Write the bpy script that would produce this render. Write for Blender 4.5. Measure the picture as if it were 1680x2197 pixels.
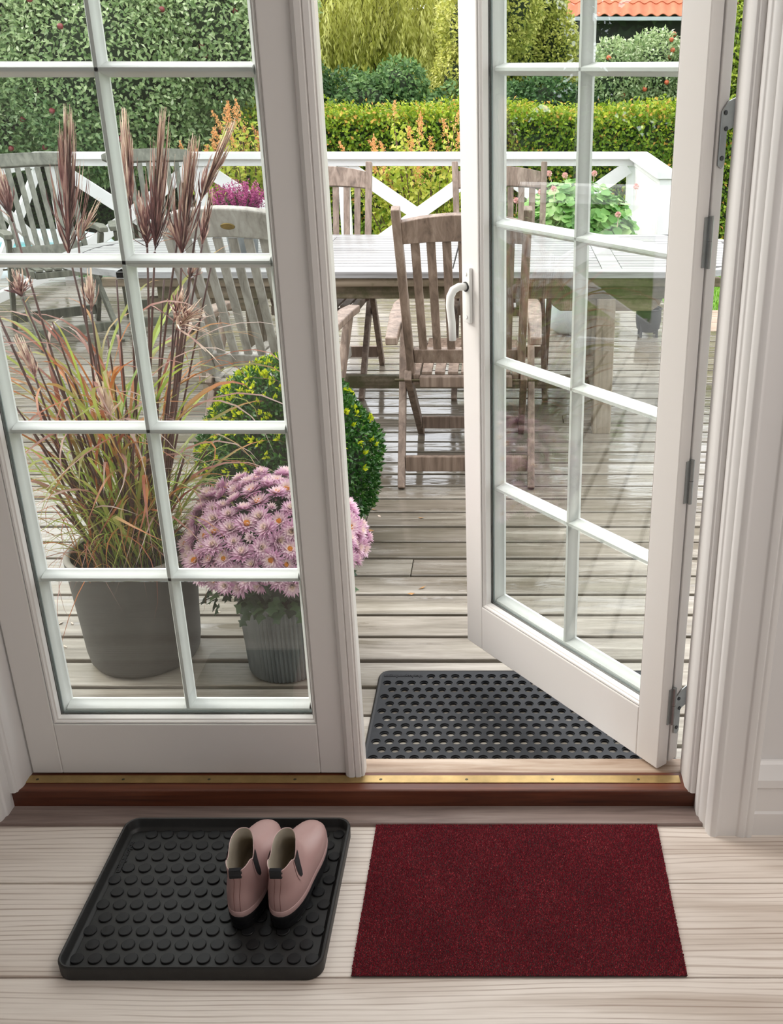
import bpy, bmesh, math, random
import numpy as np
from mathutils import Vector, Matrix

for _o in list(bpy.data.objects):
    bpy.data.objects.remove(_o, do_unlink=True)
SC = bpy.context.scene
COL = SC.collection
R = math.radians

# ---------------------------------------------------------------- camera
cam = bpy.data.cameras.new('camera')
camo = bpy.data.objects.new('camera', cam)
COL.objects.link(camo)
cam.sensor_fit = 'VERTICAL'
cam.sensor_height = 24.0
cam.lens = 24.0 * 2204.0 / 2197.0
cam.shift_x = (840.0 - 1080.0) / 2197.0
cam.clip_start = 0.05
cam.clip_end = 200
camo.location = (0, 0, 1.473)
camo.rotation_euler = (R(90 - 23.34), 0, 0)
SC.camera = camo

# ---------------------------------------------------------------- world: bright overcast sky
W = bpy.data.worlds.new('sky')
SC.world = W
W.use_nodes = True
nt = W.node_tree
nt.nodes.clear()
wo = nt.nodes.new('ShaderNodeOutputWorld')
bg = nt.nodes.new('ShaderNodeBackground')
tc = nt.nodes.new('ShaderNodeTexCoord')
sep = nt.nodes.new('ShaderNodeSeparateXYZ')
rmp = nt.nodes.new('ShaderNodeValToRGB')
rmp.color_ramp.elements[0].position = 0.0
rmp.color_ramp.elements[0].color = (0.74, 0.79, 0.86, 1)
rmp.color_ramp.elements[1].position = 0.75
rmp.color_ramp.elements[1].color = (1.0, 1.0, 1.0, 1)
nt.links.new(tc.outputs['Generated'], sep.inputs[0])
nt.links.new(sep.outputs['Z'], rmp.inputs[0])
nt.links.new(rmp.outputs[0], bg.inputs['Color'])
bg.inputs['Strength'].default_value = 3.3
nt.links.new(bg.outputs[0], wo.inputs['Surface'])

# ---------------------------------------------------------------- veiled sun behind the cloud
sun = bpy.data.lights.new('veiled_sun', 'SUN')
sun.energy = 3.3
sun.angle = R(40)
sun.color = (1.0, 0.95, 0.86)
suno = bpy.data.objects.new('veiled_sun', sun)
COL.objects.link(suno)
suno.rotation_euler = Vector((-0.80, 0.22, 0.56)).to_track_quat('Z', 'Y').to_euler()

# ---------------------------------------------------------------- fill light added under the ceiling to brighten the floor, no fixture
lamp = bpy.data.lights.new('room_fill_light', 'AREA')
lamp.shape = 'RECTANGLE'
lamp.size = 1.2
lamp.size_y = 1.2
lamp.energy = 25
lamp.color = (1.0, 0.955, 0.915)
lampo = bpy.data.objects.new('room_fill_light', lamp)
COL.objects.link(lampo)
lampo.location = (1.15, 0.75, 2.52)

# ---------------------------------------------------------------- exposure and colour
SC.view_settings.view_transform = 'Standard'
SC.view_settings.look = 'None'
SC.view_settings.exposure = 0.0
SC.view_settings.gamma = 1.0
SC.view_settings.use_curve_mapping = False
SC.cycles.max_bounces = 8
SC.cycles.diffuse_bounces = 4
SC.cycles.glossy_bounces = 4
SC.cycles.transmission_bounces = 4
SC.cycles.transparent_max_bounces = 16
SC.cycles.caustics_reflective = False
SC.cycles.caustics_refractive = False
SC.cycles.sample_clamp_indirect = 6.0
SC.cycles.use_denoising = True

# ================================================================ helpers
def link(o, parent=None):
    COL.objects.link(o)
    if parent is not None:
        o.parent = parent
    return o

def tag(o, label=None, cat=None, group=None, kind=None):
    if label: o['label'] = label
    if cat: o['category'] = cat
    if group: o['group'] = group
    if kind: o['kind'] = kind
    return o

def thing(name, label=None, cat=None, loc=(0, 0, 0), rz=0.0, group=None, kind=None):
    o = bpy.data.objects.new(name, None)
    o.empty_display_size = 0.1
    o.location = loc
    o.rotation_euler = (0, 0, rz)
    link(o)
    return tag(o, label, cat, group, kind)

def inst(name, me, parent, loc=(0, 0, 0), rot=(0, 0, 0), scale=(1, 1, 1)):
    o = bpy.data.objects.new(name, me)
    o.location = loc
    o.rotation_euler = rot
    o.scale = scale
    return link(o, parent)

class MB:
    """collects vertices and faces, then links them as ONE mesh object"""
    def __init__(self):
        self.v, self.f, self.m = [], [], []
    def add(self, vs, fs, mi=0):
        b = len(self.v)
        self.v += [tuple(p) for p in vs]
        for q in fs:
            self.f.append([b + i for i in q]); self.m.append(mi)
        return self
    def box(self, x0, x1, y0, y1, z0, z1, mi=0):
        vs = [(x, y, z) for z in (z0, z1) for y in (y0, y1) for x in (x0, x1)]
        return self.add(vs, [(0, 2, 3, 1), (4, 5, 7, 6), (0, 1, 5, 4), (2, 6, 7, 3), (0, 4, 6, 2), (1, 3, 7, 5)], mi)
    def bar(self, p0, p1, w, h, side=(1, 0, 0), mi=0, w1=None, h1=None):
        """box from p0 to p1; w along 'side', h across"""
        p0, p1 = Vector(p0), Vector(p1)
        d = (p1 - p0).normalized()
        s = Vector(side); s = (s - d * s.dot(d)).normalized()
        t = d.cross(s)
        w1 = w if w1 is None else w1; h1 = h if h1 is None else h1
        vs = []
        for p, a, b in ((p0, w, h), (p1, w1, h1)):
            for i, j in ((-1, -1), (1, -1), (1, 1), (-1, 1)):
                vs.append(p + s * (a / 2 * i) + t * (b / 2 * j))
        return self.add(vs, [(3, 2, 1, 0), (4, 5, 6, 7), (0, 1, 5, 4), (1, 2, 6, 5), (2, 3, 7, 6), (3, 0, 4, 7)], mi)
    def tube(self, pts, rad, n=8, mi=0, cap=True):
        pts = [Vector(p) for p in pts]
        if not hasattr(rad, '__len__'): rad = [rad] * len(pts)
        vs, fs = [], []
        ref = Vector((0.13, 0.21, 0.97))
        for i, p in enumerate(pts):
            d = (pts[min(i + 1, len(pts) - 1)] - pts[max(i - 1, 0)]).normalized()
            if abs(d.dot(ref)) > 0.97: ref = Vector((0.9, 0.3, 0.1))
            s = (ref - d * ref.dot(d)).normalized(); t = d.cross(s); ref = s
            for k in range(n):
                a = 2 * math.pi * k / n
                vs.append(p + (s * math.cos(a) + t * math.sin(a)) * rad[i])
        for i in range(len(pts) - 1):
            for k in range(n):
                fs.append((i * n + k, i * n + (k + 1) % n, (i + 1) * n + (k + 1) % n, (i + 1) * n + k))
        if cap:
            fs.append(tuple(range(n))[::-1]); fs.append(tuple((len(pts) - 1) * n + k for k in range(n)))
        return self.add(vs, fs, mi)
    def lathe(self, prof, n=32, c=(0, 0, 0), mi=0, flute=0, fd=0.0):
        vs, fs = [], []
        for (r, z) in prof:
            for k in range(n):
                a = 2 * math.pi * k / n
                rr = r * (1 + (fd * (1 if k % 2 else -1) if flute else 0))
                vs.append((c[0] + rr * math.cos(a), c[1] + rr * math.sin(a), c[2] + z))
        for i in range(len(prof) - 1):
            for k in range(n):
                fs.append((i * n + k, i * n + (k + 1) % n, (i + 1) * n + (k + 1) % n, (i + 1) * n + k))
        return self.add(vs, fs, mi)
    def prism(self, poly, f0, f1, mi=0):
        """poly: 2D points; f0/f1 map a 2D point to 3D for the two ends"""
        n = len(poly)
        vs = [f0(p) for p in poly] + [f1(p) for p in poly]
        fs = [tuple(range(n))[::-1], tuple(n + k for k in range(n))]
        fs += [(k, (k + 1) % n, n + (k + 1) % n, n + k) for k in range(n)]
        return self.add(vs, fs, mi)
    def mesh(self, name, mats, bevel=0.0, seg=2, smooth=False, recalc=True, limit=35):
        me = bpy.data.meshes.new(name)
        me.from_pydata(self.v, [], self.f)
        if len(set(self.m)) > 1:
            me.polygons.foreach_set('material_index', self.m)
        if recalc or bevel > 0:
            bm = bmesh.new(); bm.from_mesh(me)
            bmesh.ops.recalc_face_normals(bm, faces=bm.faces)
            if bevel > 0:
                es = [e for e in bm.edges if len(e.link_faces) == 2 and e.calc_face_angle(0) > R(limit)]
                bmesh.ops.bevel(bm, geom=es, offset=bevel, segments=seg, affect='EDGES', profile=0.5, clamp_overlap=True)
            bm.to_mesh(me); bm.free()
        if smooth:
            me.polygons.foreach_set('use_smooth', [True] * len(me.polygons))
            if smooth != 'all':
                try: me.set_sharp_from_angle(angle=R(smooth if smooth is not True else 40))
                except Exception: pass
        if not isinstance(mats, (list, tuple)): mats = [mats]
        for m in mats: me.materials.append(m)
        me.update()
        return me
    def build(self, name, mats, parent=None, loc=(0, 0, 0), rot=(0, 0, 0), **kw):
        return inst(name, self.mesh(name, mats, **kw), parent, loc, rot)

def np_mesh(name, V, F, mat, tint=None, smooth=False):
    """fast mesh from numpy: V (n,3), F (m,k)"""
    V = np.asarray(V, np.float32).reshape(-1, 3); F = np.asarray(F, np.int32)
    m, k = F.shape
    me = bpy.data.meshes.new(name)
    me.vertices.add(len(V)); me.vertices.foreach_set('co', V.ravel())
    me.loops.add(m * k); me.loops.foreach_set('vertex_index', F.ravel())
    me.polygons.add(m)
    me.polygons.foreach_set('loop_start', np.arange(m, dtype=np.int32) * k)
    me.polygons.foreach_set('loop_total', np.full(m, k, np.int32))
    if tint is not None:
        a = me.attributes.new('tint', 'FLOAT', 'POINT')
        a.data.foreach_set('value', np.asarray(tint, np.float32))
    me.update(calc_edges=True)
    if smooth:
        me.polygons.foreach_set('use_smooth', [True] * m)
    me.materials.append(mat)
    return me

def unit(a):
    return a / np.maximum(np.linalg.norm(a, axis=1, keepdims=True), 1e-9)

def leaf_arrays(P, D, N, L, Wd, T, fold=0.18):
    """each leaf: base, left, tip, right, folded along its midrib; 2 triangles"""
    n = len(P)
    D = unit(D); S = unit(np.cross(D, N)); U = np.cross(S, D)
    L = np.broadcast_to(np.asarray(L, float), (n,))[:, None]; Wd = np.broadcast_to(np.asarray(Wd, float), (n,))[:, None]
    V = np.stack([P, P + D * L * .45 + S * Wd * .5 + U * Wd * fold, P + D * L - U * L * .12, P + D * L * .45 - S * Wd * .5 + U * Wd * fold], 1).reshape(-1, 3)
    b = np.arange(n)[:, None] * 4
    F = np.concatenate([b + np.array([[0, 1, 2]]), b + np.array([[0, 2, 3]])], 1).reshape(-1, 3)
    return V, F, np.repeat(T, 4)

def leaves(name, parent, P, D, N, L, Wd, T, mat, fold=0.18, kind='stuff'):
    V, F, T = leaf_arrays(P, D, N, L, Wd, T, fold)
    o = inst(name, np_mesh(name, V, F, mat, T), parent)
    if kind: o['kind'] = kind
    return o

# ---------------------------------------------------------------- material helpers
def srgb(r, g, b):
    f = lambda c: (c / 255 / 12.92) if c / 255 <= 0.04045 else ((c / 255 + 0.055) / 1.055) ** 2.4
    return (f(r), f(g), f(b), 1)

class NM:
    def __init__(self, name):
        self.mat = bpy.data.materials.new(name)
        self.mat.use_nodes = True
        self.t = self.mat.node_tree
        self.b = self.t.nodes['Principled BSDF']
        self.out = self.t.nodes['Material Output']
    def n(self, typ, **kw):
        nd = self.t.nodes.new(typ)
        for k, v in kw.items():
            if k in nd.inputs: nd.inputs[k].default_value = v
            else: setattr(nd, k, v)
        return nd
    def l(self, a, b): self.t.links.new(a, b)
    def coords(self, kind='Object', scale=(1, 1, 1), rand=True):
        tcn = self.n('ShaderNodeTexCoord'); mp = self.n('ShaderNodeMapping')
        mp.inputs['Scale'].default_value = scale
        self.l(tcn.outputs[kind], mp.inputs['Vector'])
        if rand:
            oi = self.n('ShaderNodeObjectInfo'); mu = self.n('ShaderNodeMath', operation='MULTIPLY')
            mu.inputs[1].default_value = 37.0
            self.l(oi.outputs['Random'], mu.inputs[0])
            cb = self.n('ShaderNodeCombineXYZ')
            for i in range(3): self.l(mu.outputs[0], cb.inputs[i])
            self.l(cb.outputs[0], mp.inputs['Location'])
        return mp.outputs[0]
    def ramp(self, fac, stops):
        r = self.n('ShaderNodeValToRGB'); e = r.color_ramp.elements
        while len(e) < len(stops): e.new(0.5)
        for el, (p, c) in zip(e, stops): el.position = p; el.color = c
        self.l(fac, r.inputs[0]); return r.outputs[0]
    def noise(self, vec, scale, detail=4, rough=0.55, dist=0.0):
        nd = self.n('ShaderNodeTexNoise'); nd.inputs['Scale'].default_value = scale
        nd.inputs['Detail'].default_value = detail; nd.inputs['Roughness'].default_value = rough
        nd.inputs['Distortion'].default_value = dist
        self.l(vec, nd.inputs['Vector']); return nd.outputs['Fac']
    def mix(self, fac, a, b, mode='MIX'):
        m = self.n('ShaderNodeMix', data_type='RGBA', blend_type=mode)
        for sock, v in ((m.inputs[0], fac), (m.inputs[6], a), (m.inputs[7], b)):
            if isinstance(v, (int, float, tuple)): sock.default_value = v
            else: self.l(v, sock)
        return m.outputs[2]
    def math(self, op, a, b=0.0, c=None):
        m = self.n('ShaderNodeMath', operation=op)
        for i, v in enumerate((a, b) if c is None else (a, b, c)):
            if isinstance(v, (int, float)): m.inputs[i].default_value = v
            else: self.l(v, m.inputs[i])
        return m.outputs[0]
    def bump(self, h, strength=0.3, dist=0.01):
        b = self.n('ShaderNodeBump'); b.inputs['Strength'].default_value = strength; b.inputs['Distance'].default_value = dist
        self.l(h, b.inputs['Height']); self.l(b.outputs[0], self.b.inputs['Normal'])
    def set(self, **kw):
        for k, v in kw.items():
            s = self.b.inputs[k]
            if isinstance(v, (int, float, tuple)): s.default_value = v
            else: self.l(v, s)
        return self
# ================================================================ materials
M = {}
def plain(key, col, rough=0.5, metal=0.0, nscale=0, namt=0.0, bump=0.0):
    m = NM(key)
    v = m.coords()
    if namt > 0:
        f = m.noise(v, nscale or 8, 5)
        a = tuple(c * (1 - namt) for c in col[:3]) + (1,); b = tuple(min(1, c * (1 + namt)) for c in col[:3]) + (1,)
        m.set(**{'Base Color': m.ramp(f, [(0.25, a), (0.75, b)])})
        if bump: m.bump(f, bump, 0.004)
    else:
        m.set(**{'Base Color': col})
    m.set(Roughness=rough, Metallic=metal)
    M[key] = m.mat
    return m

plain('white_paint', (0.80, 0.765, 0.735, 1), 0.38)
plain('white_trim', (0.79, 0.765, 0.75, 1), 0.42)
plain('muntin_lit_white', (0.90, 0.905, 0.885, 1), 0.4)  # lighter than the door white: outdoor light on the bars painted in
plain('wall_paint', (0.74, 0.72, 0.71, 1), 0.7)
plain('rail_paint', (0.78, 0.78, 0.785, 1), 0.4, nscale=5, namt=0.05)
plain('gasket', (0.03, 0.03, 0.028, 1), 0.6)
plain('spacer', (0.22, 0.27, 0.27, 1), 0.35)
plain('black_rubber', (0.011, 0.011, 0.012, 1), 0.42, nscale=60, namt=0.2, bump=0.06).set(**{'Specular IOR Level': 0.3})
plain('tray_rubber', (0.017, 0.0165, 0.016, 1), 0.48, nscale=50, namt=0.18, bump=0.06).set(**{'Specular IOR Level': 0.42})
plain('grey_rubber', (0.017, 0.0185, 0.022, 1), 0.5, nscale=60, namt=0.15, bump=0.05).set(**{'Specular IOR Level': 0.3})
plain('steel', (0.42, 0.44, 0.44, 1), 0.35, 0.9, nscale=30, namt=0.15)
plain('dark_steel', (0.10, 0.105, 0.11, 1), 0.4, 0.8)
plain('handle_white', (0.84, 0.83, 0.80, 1), 0.25)
plain('boot_pink', (0.47, 0.30, 0.285, 1), 0.36, nscale=9, namt=0.04)
plain('boot_band', (0.50, 0.325, 0.31, 1), 0.4)
plain('boot_seam', (0.28, 0.14, 0.13, 1), 0.5)
plain('boot_edge', (0.66, 0.46, 0.44, 1), 0.45)
plain('boot_lining', (0.56, 0.50, 0.41, 1), 0.85, nscale=40, namt=0.08)
plain('elastic', (0.012, 0.012, 0.015, 1), 0.8, nscale=90, namt=0.3, bump=0.2)
plain('soil', (0.022, 0.016, 0.011, 1), 0.95, nscale=30, namt=0.5, bump=0.6)
plain('concrete', (0.082, 0.079, 0.071, 1), 0.75, nscale=9, namt=0.28, bump=0.12)
plain('pot_inside', (0.03, 0.032, 0.035, 1), 0.8)
plain('pot_rim', (0.36, 0.34, 0.31, 1), 0.7, nscale=14, namt=0.2, bump=0.1)
plain('stem_dark', (0.10, 0.048, 0.042, 1), 0.55, nscale=12, namt=0.35)
plain('bark', (0.06, 0.048, 0.036, 1), 0.9, nscale=10, namt=0.4, bump=0.4)
plain('dark_core', (0.022, 0.034, 0.014, 1), 0.95)  # near-black fill, paints the shade inside foliage
plain('iron', (0.02, 0.02, 0.02, 1), 0.6, 0.3, nscale=20, namt=0.4, bump=0.2)
plain('apple_red', (0.22, 0.035, 0.04, 1), 0.35, nscale=14, namt=0.35)
plain('apple_orange', (0.55, 0.12, 0.05, 1), 0.4, nscale=14, namt=0.3)
plain('tile_orange', (0.56, 0.165, 0.085, 1), 0.7, nscale=6, namt=0.14, bump=0.1)
plain('dark_timber', (0.02, 0.018, 0.017, 1), 0.8, nscale=4, namt=0.3)
plain('gutter', (0.42, 0.45, 0.47, 1), 0.4, 0.4)
plain('lantern_white', (0.78, 0.80, 0.80, 1), 0.35)
plain('pool_rim', (0.62, 0.70, 0.74, 1), 0.4, nscale=3, namt=0.08)
plain('petal_pink', (0.62, 0.36, 0.48, 1), 0.6)
plain('rose_petal', (0.85, 0.52, 0.50, 1), 0.6)
plain('candle_wax', (0.8, 0.76, 0.66, 1), 0.5)
plain('plaque_brass', (0.23, 0.16, 0.05, 1), 0.4, 0.8, nscale=60, namt=0.35, bump=0.2)
plain('dead_leaf', (0.42, 0.22, 0.08, 1), 0.7, nscale=30, namt=0.3)
plain('white_petal', (0.75, 0.62, 0.52, 1), 0.7)
plain('mat_base', (0.03, 0.012, 0.013, 1), 0.9)
plain('screw', (0.10, 0.085, 0.05, 1), 0.4, 0.8)

# thin clear glass: lets light straight through, mirrors by angle only
def make_glass():
    m = NM('window_glass'); t = m.t; t.nodes.remove(m.b)
    ge = m.n('ShaderNodeNewGeometry')
    dot = m.n('ShaderNodeVectorMath', operation='DOT_PRODUCT')
    m.l(ge.outputs['Incoming'], dot.inputs[0]); m.l(ge.outputs['Normal'], dot.inputs[1])
    c = m.math('ABSOLUTE', dot.outputs['Value'])
    p = m.math('POWER', m.math('SUBTRACT', 1.0, c), 5.0)
    f = m.math('MULTIPLY_ADD', p, 0.92, 0.075)
    tr = m.n('ShaderNodeBsdfTransparent'); tr.inputs[0].default_value = (0.955, 0.975, 0.965, 1)
    gl = m.n('ShaderNodeBsdfGlossy'); gl.inputs['Roughness'].default_value = 0.0
    mx = m.n('ShaderNodeMixShader')
    m.l(f, mx.inputs[0]); m.l(tr.outputs[0], mx.inputs[1]); m.l(gl.outputs[0], mx.inputs[2])
    m.l(mx.outputs[0], m.out.inputs['Surface'])
    M['glass'] = m.mat
make_glass()

# water of the pool
w = plain('pool_water', (0.10, 0.42, 0.42, 1), 0.08)
w.bump(w.noise(w.coords(), 6, 3), 0.15, 0.02)

# whitewashed pine floor: long flat-sawn grain
def make_floor():
    m = NM('whitewashed_pine')
    v0 = m.coords('Object', (1, 1, 1))
    wob = m.n('ShaderNodeTexNoise'); wob.inputs['Scale'].default_value = 1.0; wob.inputs['Detail'].default_value = 3.0
    wv = m.coords('Object', (0.7, 5.0, 5.0)); m.l(wv, wob.inputs['Vector'])
    sp = m.n('ShaderNodeSeparateXYZ'); m.l(v0, sp.inputs[0])
    ph = m.math('MULTIPLY_ADD', wob.outputs['Fac'], 52.0, m.math('MULTIPLY', sp.outputs['Y'], 500.0))
    sn = m.math('SINE', ph)
    nz = m.noise(m.coords('Object', (1.0, 14, 14)), 3.0, 4)
    line = m.math('MULTIPLY', m.ramp(sn, [(0.50, (0, 0, 0, 1)), (0.98, (1, 1, 1, 1))]), m.ramp(nz, [(0.36, (0.10, 0.10, 0.10, 1)), (0.62, (1, 1, 1, 1))]))
    col = m.mix(m.math('MULTIPLY', line, 0.66), srgb(230, 220, 211), srgb(160, 137, 122))
    big = m.noise(m.coords('Object', (0.7, 7.0, 7.0)), 1.6, 3, 0.55, 0.3)
    col = m.mix(0.55, col, m.ramp(big, [(0.32, srgb(190, 176, 164)), (0.50, (1, 1, 1, 1))]), 'MULTIPLY')
    fine = m.noise(m.coords('Object', (2.0, 70, 70)), 5, 4)
    col = m.mix(0.28, col, m.ramp(fine, [(0.3, (0.66, 0.61, 0.56, 1)), (0.6, (1, 1, 1, 1))]), 'MULTIPLY')
    oi = m.n('ShaderNodeObjectInfo')
    col = m.mix(1.0, col, m.ramp(oi.outputs['Random'], [(0, (0.95, 0.94, 0.93, 1)), (1, (1, 0.99, 0.98, 1))]), 'MULTIPLY')
    m.set(**{'Base Color': col, 'Roughness': 0.45}); m.bump(fine, 0.05, 0.003)
    M['pine'] = m.mat
make_floor()

# stained woods with grain along a chosen axis
def wood(key, c0, c1, c2, axis='x', rough=0.55, scale=1.0, bump=0.15, moss=None, spec=None):
    m = NM(key)
    s = {'x': (1.2, 22, 22), 'y': (22, 1.2, 22), 'z': (22, 22, 1.2), 'n': (6, 6, 6)}[axis]
    v = m.coords('Object', tuple(a * scale for a in s))
    f = m.noise(v, 1.6, 6, 0.62, 0.6)
    col = m.ramp(f, [(0.28, c0), (0.5, c1), (0.74, c2)])
    b = m.noise(m.coords('Object', (1, 1, 1)), 3.5, 4)
    col = m.mix(0.5, col, m.ramp(b, [(0.3, (0.72, 0.72, 0.70, 1)), (0.65, (1.0, 1.0, 1.0, 1))]), 'MULTIPLY')
    if moss:
        g = m.noise(m.coords('Object', (1, 1, 1)), 5.5, 6, 0.7)
        col = m.mix(m.ramp(g, [(0.46, (0, 0, 0, 1)), (0.62, (0.85, 0.85, 0.85, 1))]), col, moss)
    m.set(**{'Base Color': col, 'Roughness': rough}); m.bump(f, bump, 0.004)
    M[key] = m.mat
    return m
wood('mahogany', srgb(62, 28, 16), srgb(98, 50, 30), srgb(126, 70, 44), 'x', 0.42)
wood('pale_wood', srgb(120, 92, 72), srgb(172, 148, 128), srgb(205, 188, 172), 'x', 0.6)
wood('grey_board', srgb(104, 86, 80), srgb(138, 120, 113), srgb(168, 152, 144), 'x', 0.55)
wood('teak_brown', srgb(88, 73, 62), srgb(130, 111, 98), srgb(162, 144, 130), 'z', 0.5, bump=0.25)
wood('teak_grey', srgb(118, 113, 106), srgb(160, 155, 148), srgb(186, 183, 178), 'z', 0.5, bump=0.25)
wood('teak_mossy', srgb(62, 64, 54), srgb(96, 97, 85), srgb(126, 127, 114), 'z', 0.5, bump=0.25)
wood('table_top', srgb(112, 110, 110), srgb(148, 147, 148), srgb(172, 172, 175), 'x', 0.34, bump=0.1)
wood('table_under', srgb(70, 60, 46), srgb(112, 98, 80), srgb(146, 132, 114), 'x', 0.7, bump=0.3, moss=srgb(66, 66, 34))
wood('table_leg', srgb(92, 82, 66), srgb(138, 126, 108), srgb(164, 152, 136), 'z', 0.65, bump=0.3)
b_ = plain('brass', (0.42, 0.29, 0.12, 1), 0.36, 0.75, nscale=24, namt=0.22, bump=0.05)

# wet weathered deck boards: patchy water film, drier close to the house wall
def make_deck():
    m = NM('wet_deck')
    f = m.noise(m.coords('Object', (0.9, 16, 16)), 2.0, 7, 0.65, 0.8)
    col = m.ramp(f, [(0.22, srgb(116, 109, 101)), (0.46, srgb(170, 163, 153)), (0.72, srgb(202, 196, 187))])
    g = m.noise(m.coords('Object', (0.9, 3.0, 3.0)), 1.6, 5, 0.6)
    col = m.mix(m.ramp(g, [(0.46, (0, 0, 0, 1)), (0.70, (0.5, 0.5, 0.5, 1))]), col, srgb(112, 106, 80))
    fine = m.noise(m.coords('Object', (3, 90, 90)), 3, 3)
    col = m.mix(0.32, col, m.ramp(fine, [(0.34, (0.5, 0.47, 0.45, 1)), (0.56, (1, 1, 1, 1))]), 'MULTIPLY')
    oi = m.n('ShaderNodeObjectInfo')
    col = m.mix(1.0, col, m.ramp(oi.outputs['Random'], [(0, (0.80, 0.78, 0.76, 1)), (1, (1.05, 1.05, 1.05, 1))]), 'MULTIPLY')
    wn = m.noise(m.coords('Object', (1.1, 9.0, 9.0)), 1.7, 6, 0.62, 0.5)
    ge = m.n('ShaderNodeNewGeometry'); sx = m.n('ShaderNodeSeparateXYZ'); m.l(ge.outputs['Position'], sx.inputs[0])
    dist = m.n('ShaderNodeMapRange'); m.l(sx.outputs['Y'], dist.inputs[0])
    dist.inputs[1].default_value = 2.2; dist.inputs[2].default_value = 3.3; dist.inputs[3].default_value = -0.26; dist.inputs[4].default_value = 0.06
    wet = m.math('ADD', wn, dist.outputs[0])
    wet01 = m.ramp(wet, [(0.44, (0, 0, 0, 1)), (0.53, (1, 1, 1, 1))])
    damp = m.ramp(wet, [(0.25, (1, 1, 1, 1)), (0.50, (0.60, 0.58, 0.55, 1))])
    rough = m.ramp(wet01, [(0.0, (0.42,) * 3 + (1,)), (1.0, (0.045,) * 3 + (1,))])
    spec = m.ramp(wet01, [(0.0, (0.45,) * 3 + (1,)), (1.0, (0.85,) * 3 + (1,))])
    col = m.mix(1.0, col, damp, 'MULTIPLY')
    m.set(**{'Base Color': col, 'Roughness': rough, 'Specular IOR Level': spec})
    wav = m.noise(m.coords('Object', (4.0, 10.0, 10.0)), 2.0, 3)
    m.bump(m.mix(m.math('MULTIPLY', wet01, 0.82), f, wav), 0.38, 0.004)
    M['deck'] = m.mat
make_deck()

# translucent leaves tinted by a per-leaf value
def leafmat(key, stops, trans=0.35, rough=0.5, spec=0.35):
    m = NM(key)
    at = m.n('ShaderNodeAttribute'); at.attribute_name = 'tint'
    col = m.ramp(at.outputs['Fac'], stops)
    m.set(**{'Base Color': col, 'Roughness': rough, 'Specular IOR Level': spec})
    tl = m.n('ShaderNodeBsdfTranslucent'); m.l(col, tl.inputs['Color'])
    mx = m.n('ShaderNodeMixShader'); mx.inputs[0].default_value = trans
    m.l(m.b.outputs[0], mx.inputs[1]); m.l(tl.outputs[0], mx.inputs[2]); m.l(mx.outputs[0], m.out.inputs['Surface'])
    M[key] = m.mat
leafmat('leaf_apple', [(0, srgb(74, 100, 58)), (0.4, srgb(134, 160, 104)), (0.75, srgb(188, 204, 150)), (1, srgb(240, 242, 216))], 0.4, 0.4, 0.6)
leafmat('leaf_willow', [(0, srgb(104, 108, 38)), (0.45, srgb(172, 174, 80)), (1, srgb(226, 226, 146))])
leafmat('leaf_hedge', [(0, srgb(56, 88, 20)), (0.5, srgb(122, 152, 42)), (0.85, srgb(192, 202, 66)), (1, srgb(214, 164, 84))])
leafmat('leaf_darkhedge', [(0, srgb(40, 72, 38)), (0.6, srgb(84, 122, 66)), (1, srgb(130, 164, 92))])
leafmat('leaf_yellow', [(0, srgb(136, 146, 60)), (0.5, srgb(198, 198, 100)), (1, srgb(240, 232, 166))])
leafmat('leaf_dark', [(0, srgb(36, 62, 32)), (0.5, srgb(72, 108, 58)), (1, srgb(136, 168, 104))])
leafmat('leaf_red', [(0, srgb(120, 66, 30)), (0.5, srgb(186, 118, 62)), (1, srgb(150, 150, 70))])
leafmat('leaf_shrub', [(0, srgb(84, 112, 30)), (0.5, srgb(160, 178, 60)), (1, srgb(216, 210, 104))])
leafmat('leaf_panicle', [(0, srgb(206, 140, 90)), (1, srgb(240, 190, 130))])
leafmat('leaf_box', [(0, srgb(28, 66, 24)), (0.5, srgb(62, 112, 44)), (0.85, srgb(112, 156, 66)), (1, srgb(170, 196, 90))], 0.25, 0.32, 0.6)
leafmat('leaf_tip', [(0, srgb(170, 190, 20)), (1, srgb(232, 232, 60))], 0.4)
leafmat('leaf_mum', [(0, srgb(26, 44, 26)), (0.6, srgb(48, 76, 46)), (1, srgb(82, 110, 70))], 0.2)
leafmat('leaf_geranium', [(0, srgb(84, 138, 62)), (0.6, srgb(136, 182, 100)), (1, srgb(186, 214, 150))], 0.35)
leafmat('leaf_heather', [(0, srgb(96, 26, 70)), (0.5, srgb(150, 48, 108)), (1, srgb(204, 116, 160))], 0.3)
leafmat('leaf_green', [(0, srgb(60, 110, 20)), (1, srgb(150, 200, 60))], 0.35)
leafmat('grass_blade', [(0, srgb(112, 158, 62)), (0.22, srgb(172, 190, 86)), (0.40, srgb(150, 142, 84)), (0.54, srgb(190, 118, 66)), (0.66, srgb(150, 86, 70)), (0.80, srgb(176, 146, 136)), (1, srgb(230, 218, 208))], 0.42, 0.45, 0.5)
leafmat('plume', [(0, srgb(96, 60, 62)), (0.25, srgb(150, 106, 104)), (0.5, srgb(194, 158, 148)), (0.75, srgb(226, 200, 184)), (1, srgb(246, 230, 212))], 0.25, 0.5)
leafmat('mum_petal', [(0, srgb(188, 120, 164)), (0.36, srgb(222, 176, 204)), (0.66, srgb(244, 222, 230)), (1, srgb(254, 240, 218))], 0.3, 0.6)
leafmat('mum_centre', [(0, srgb(214, 132, 26)), (1, srgb(248, 190, 70))], 0.2, 0.6)
leafmat('carpet_pile', [(0, srgb(84, 14, 28)), (0.45, srgb(132, 32, 46)), (0.8, srgb(180, 68, 76)), (1, srgb(236, 146, 140))], 0.1, 0.85, 0.1)
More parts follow.
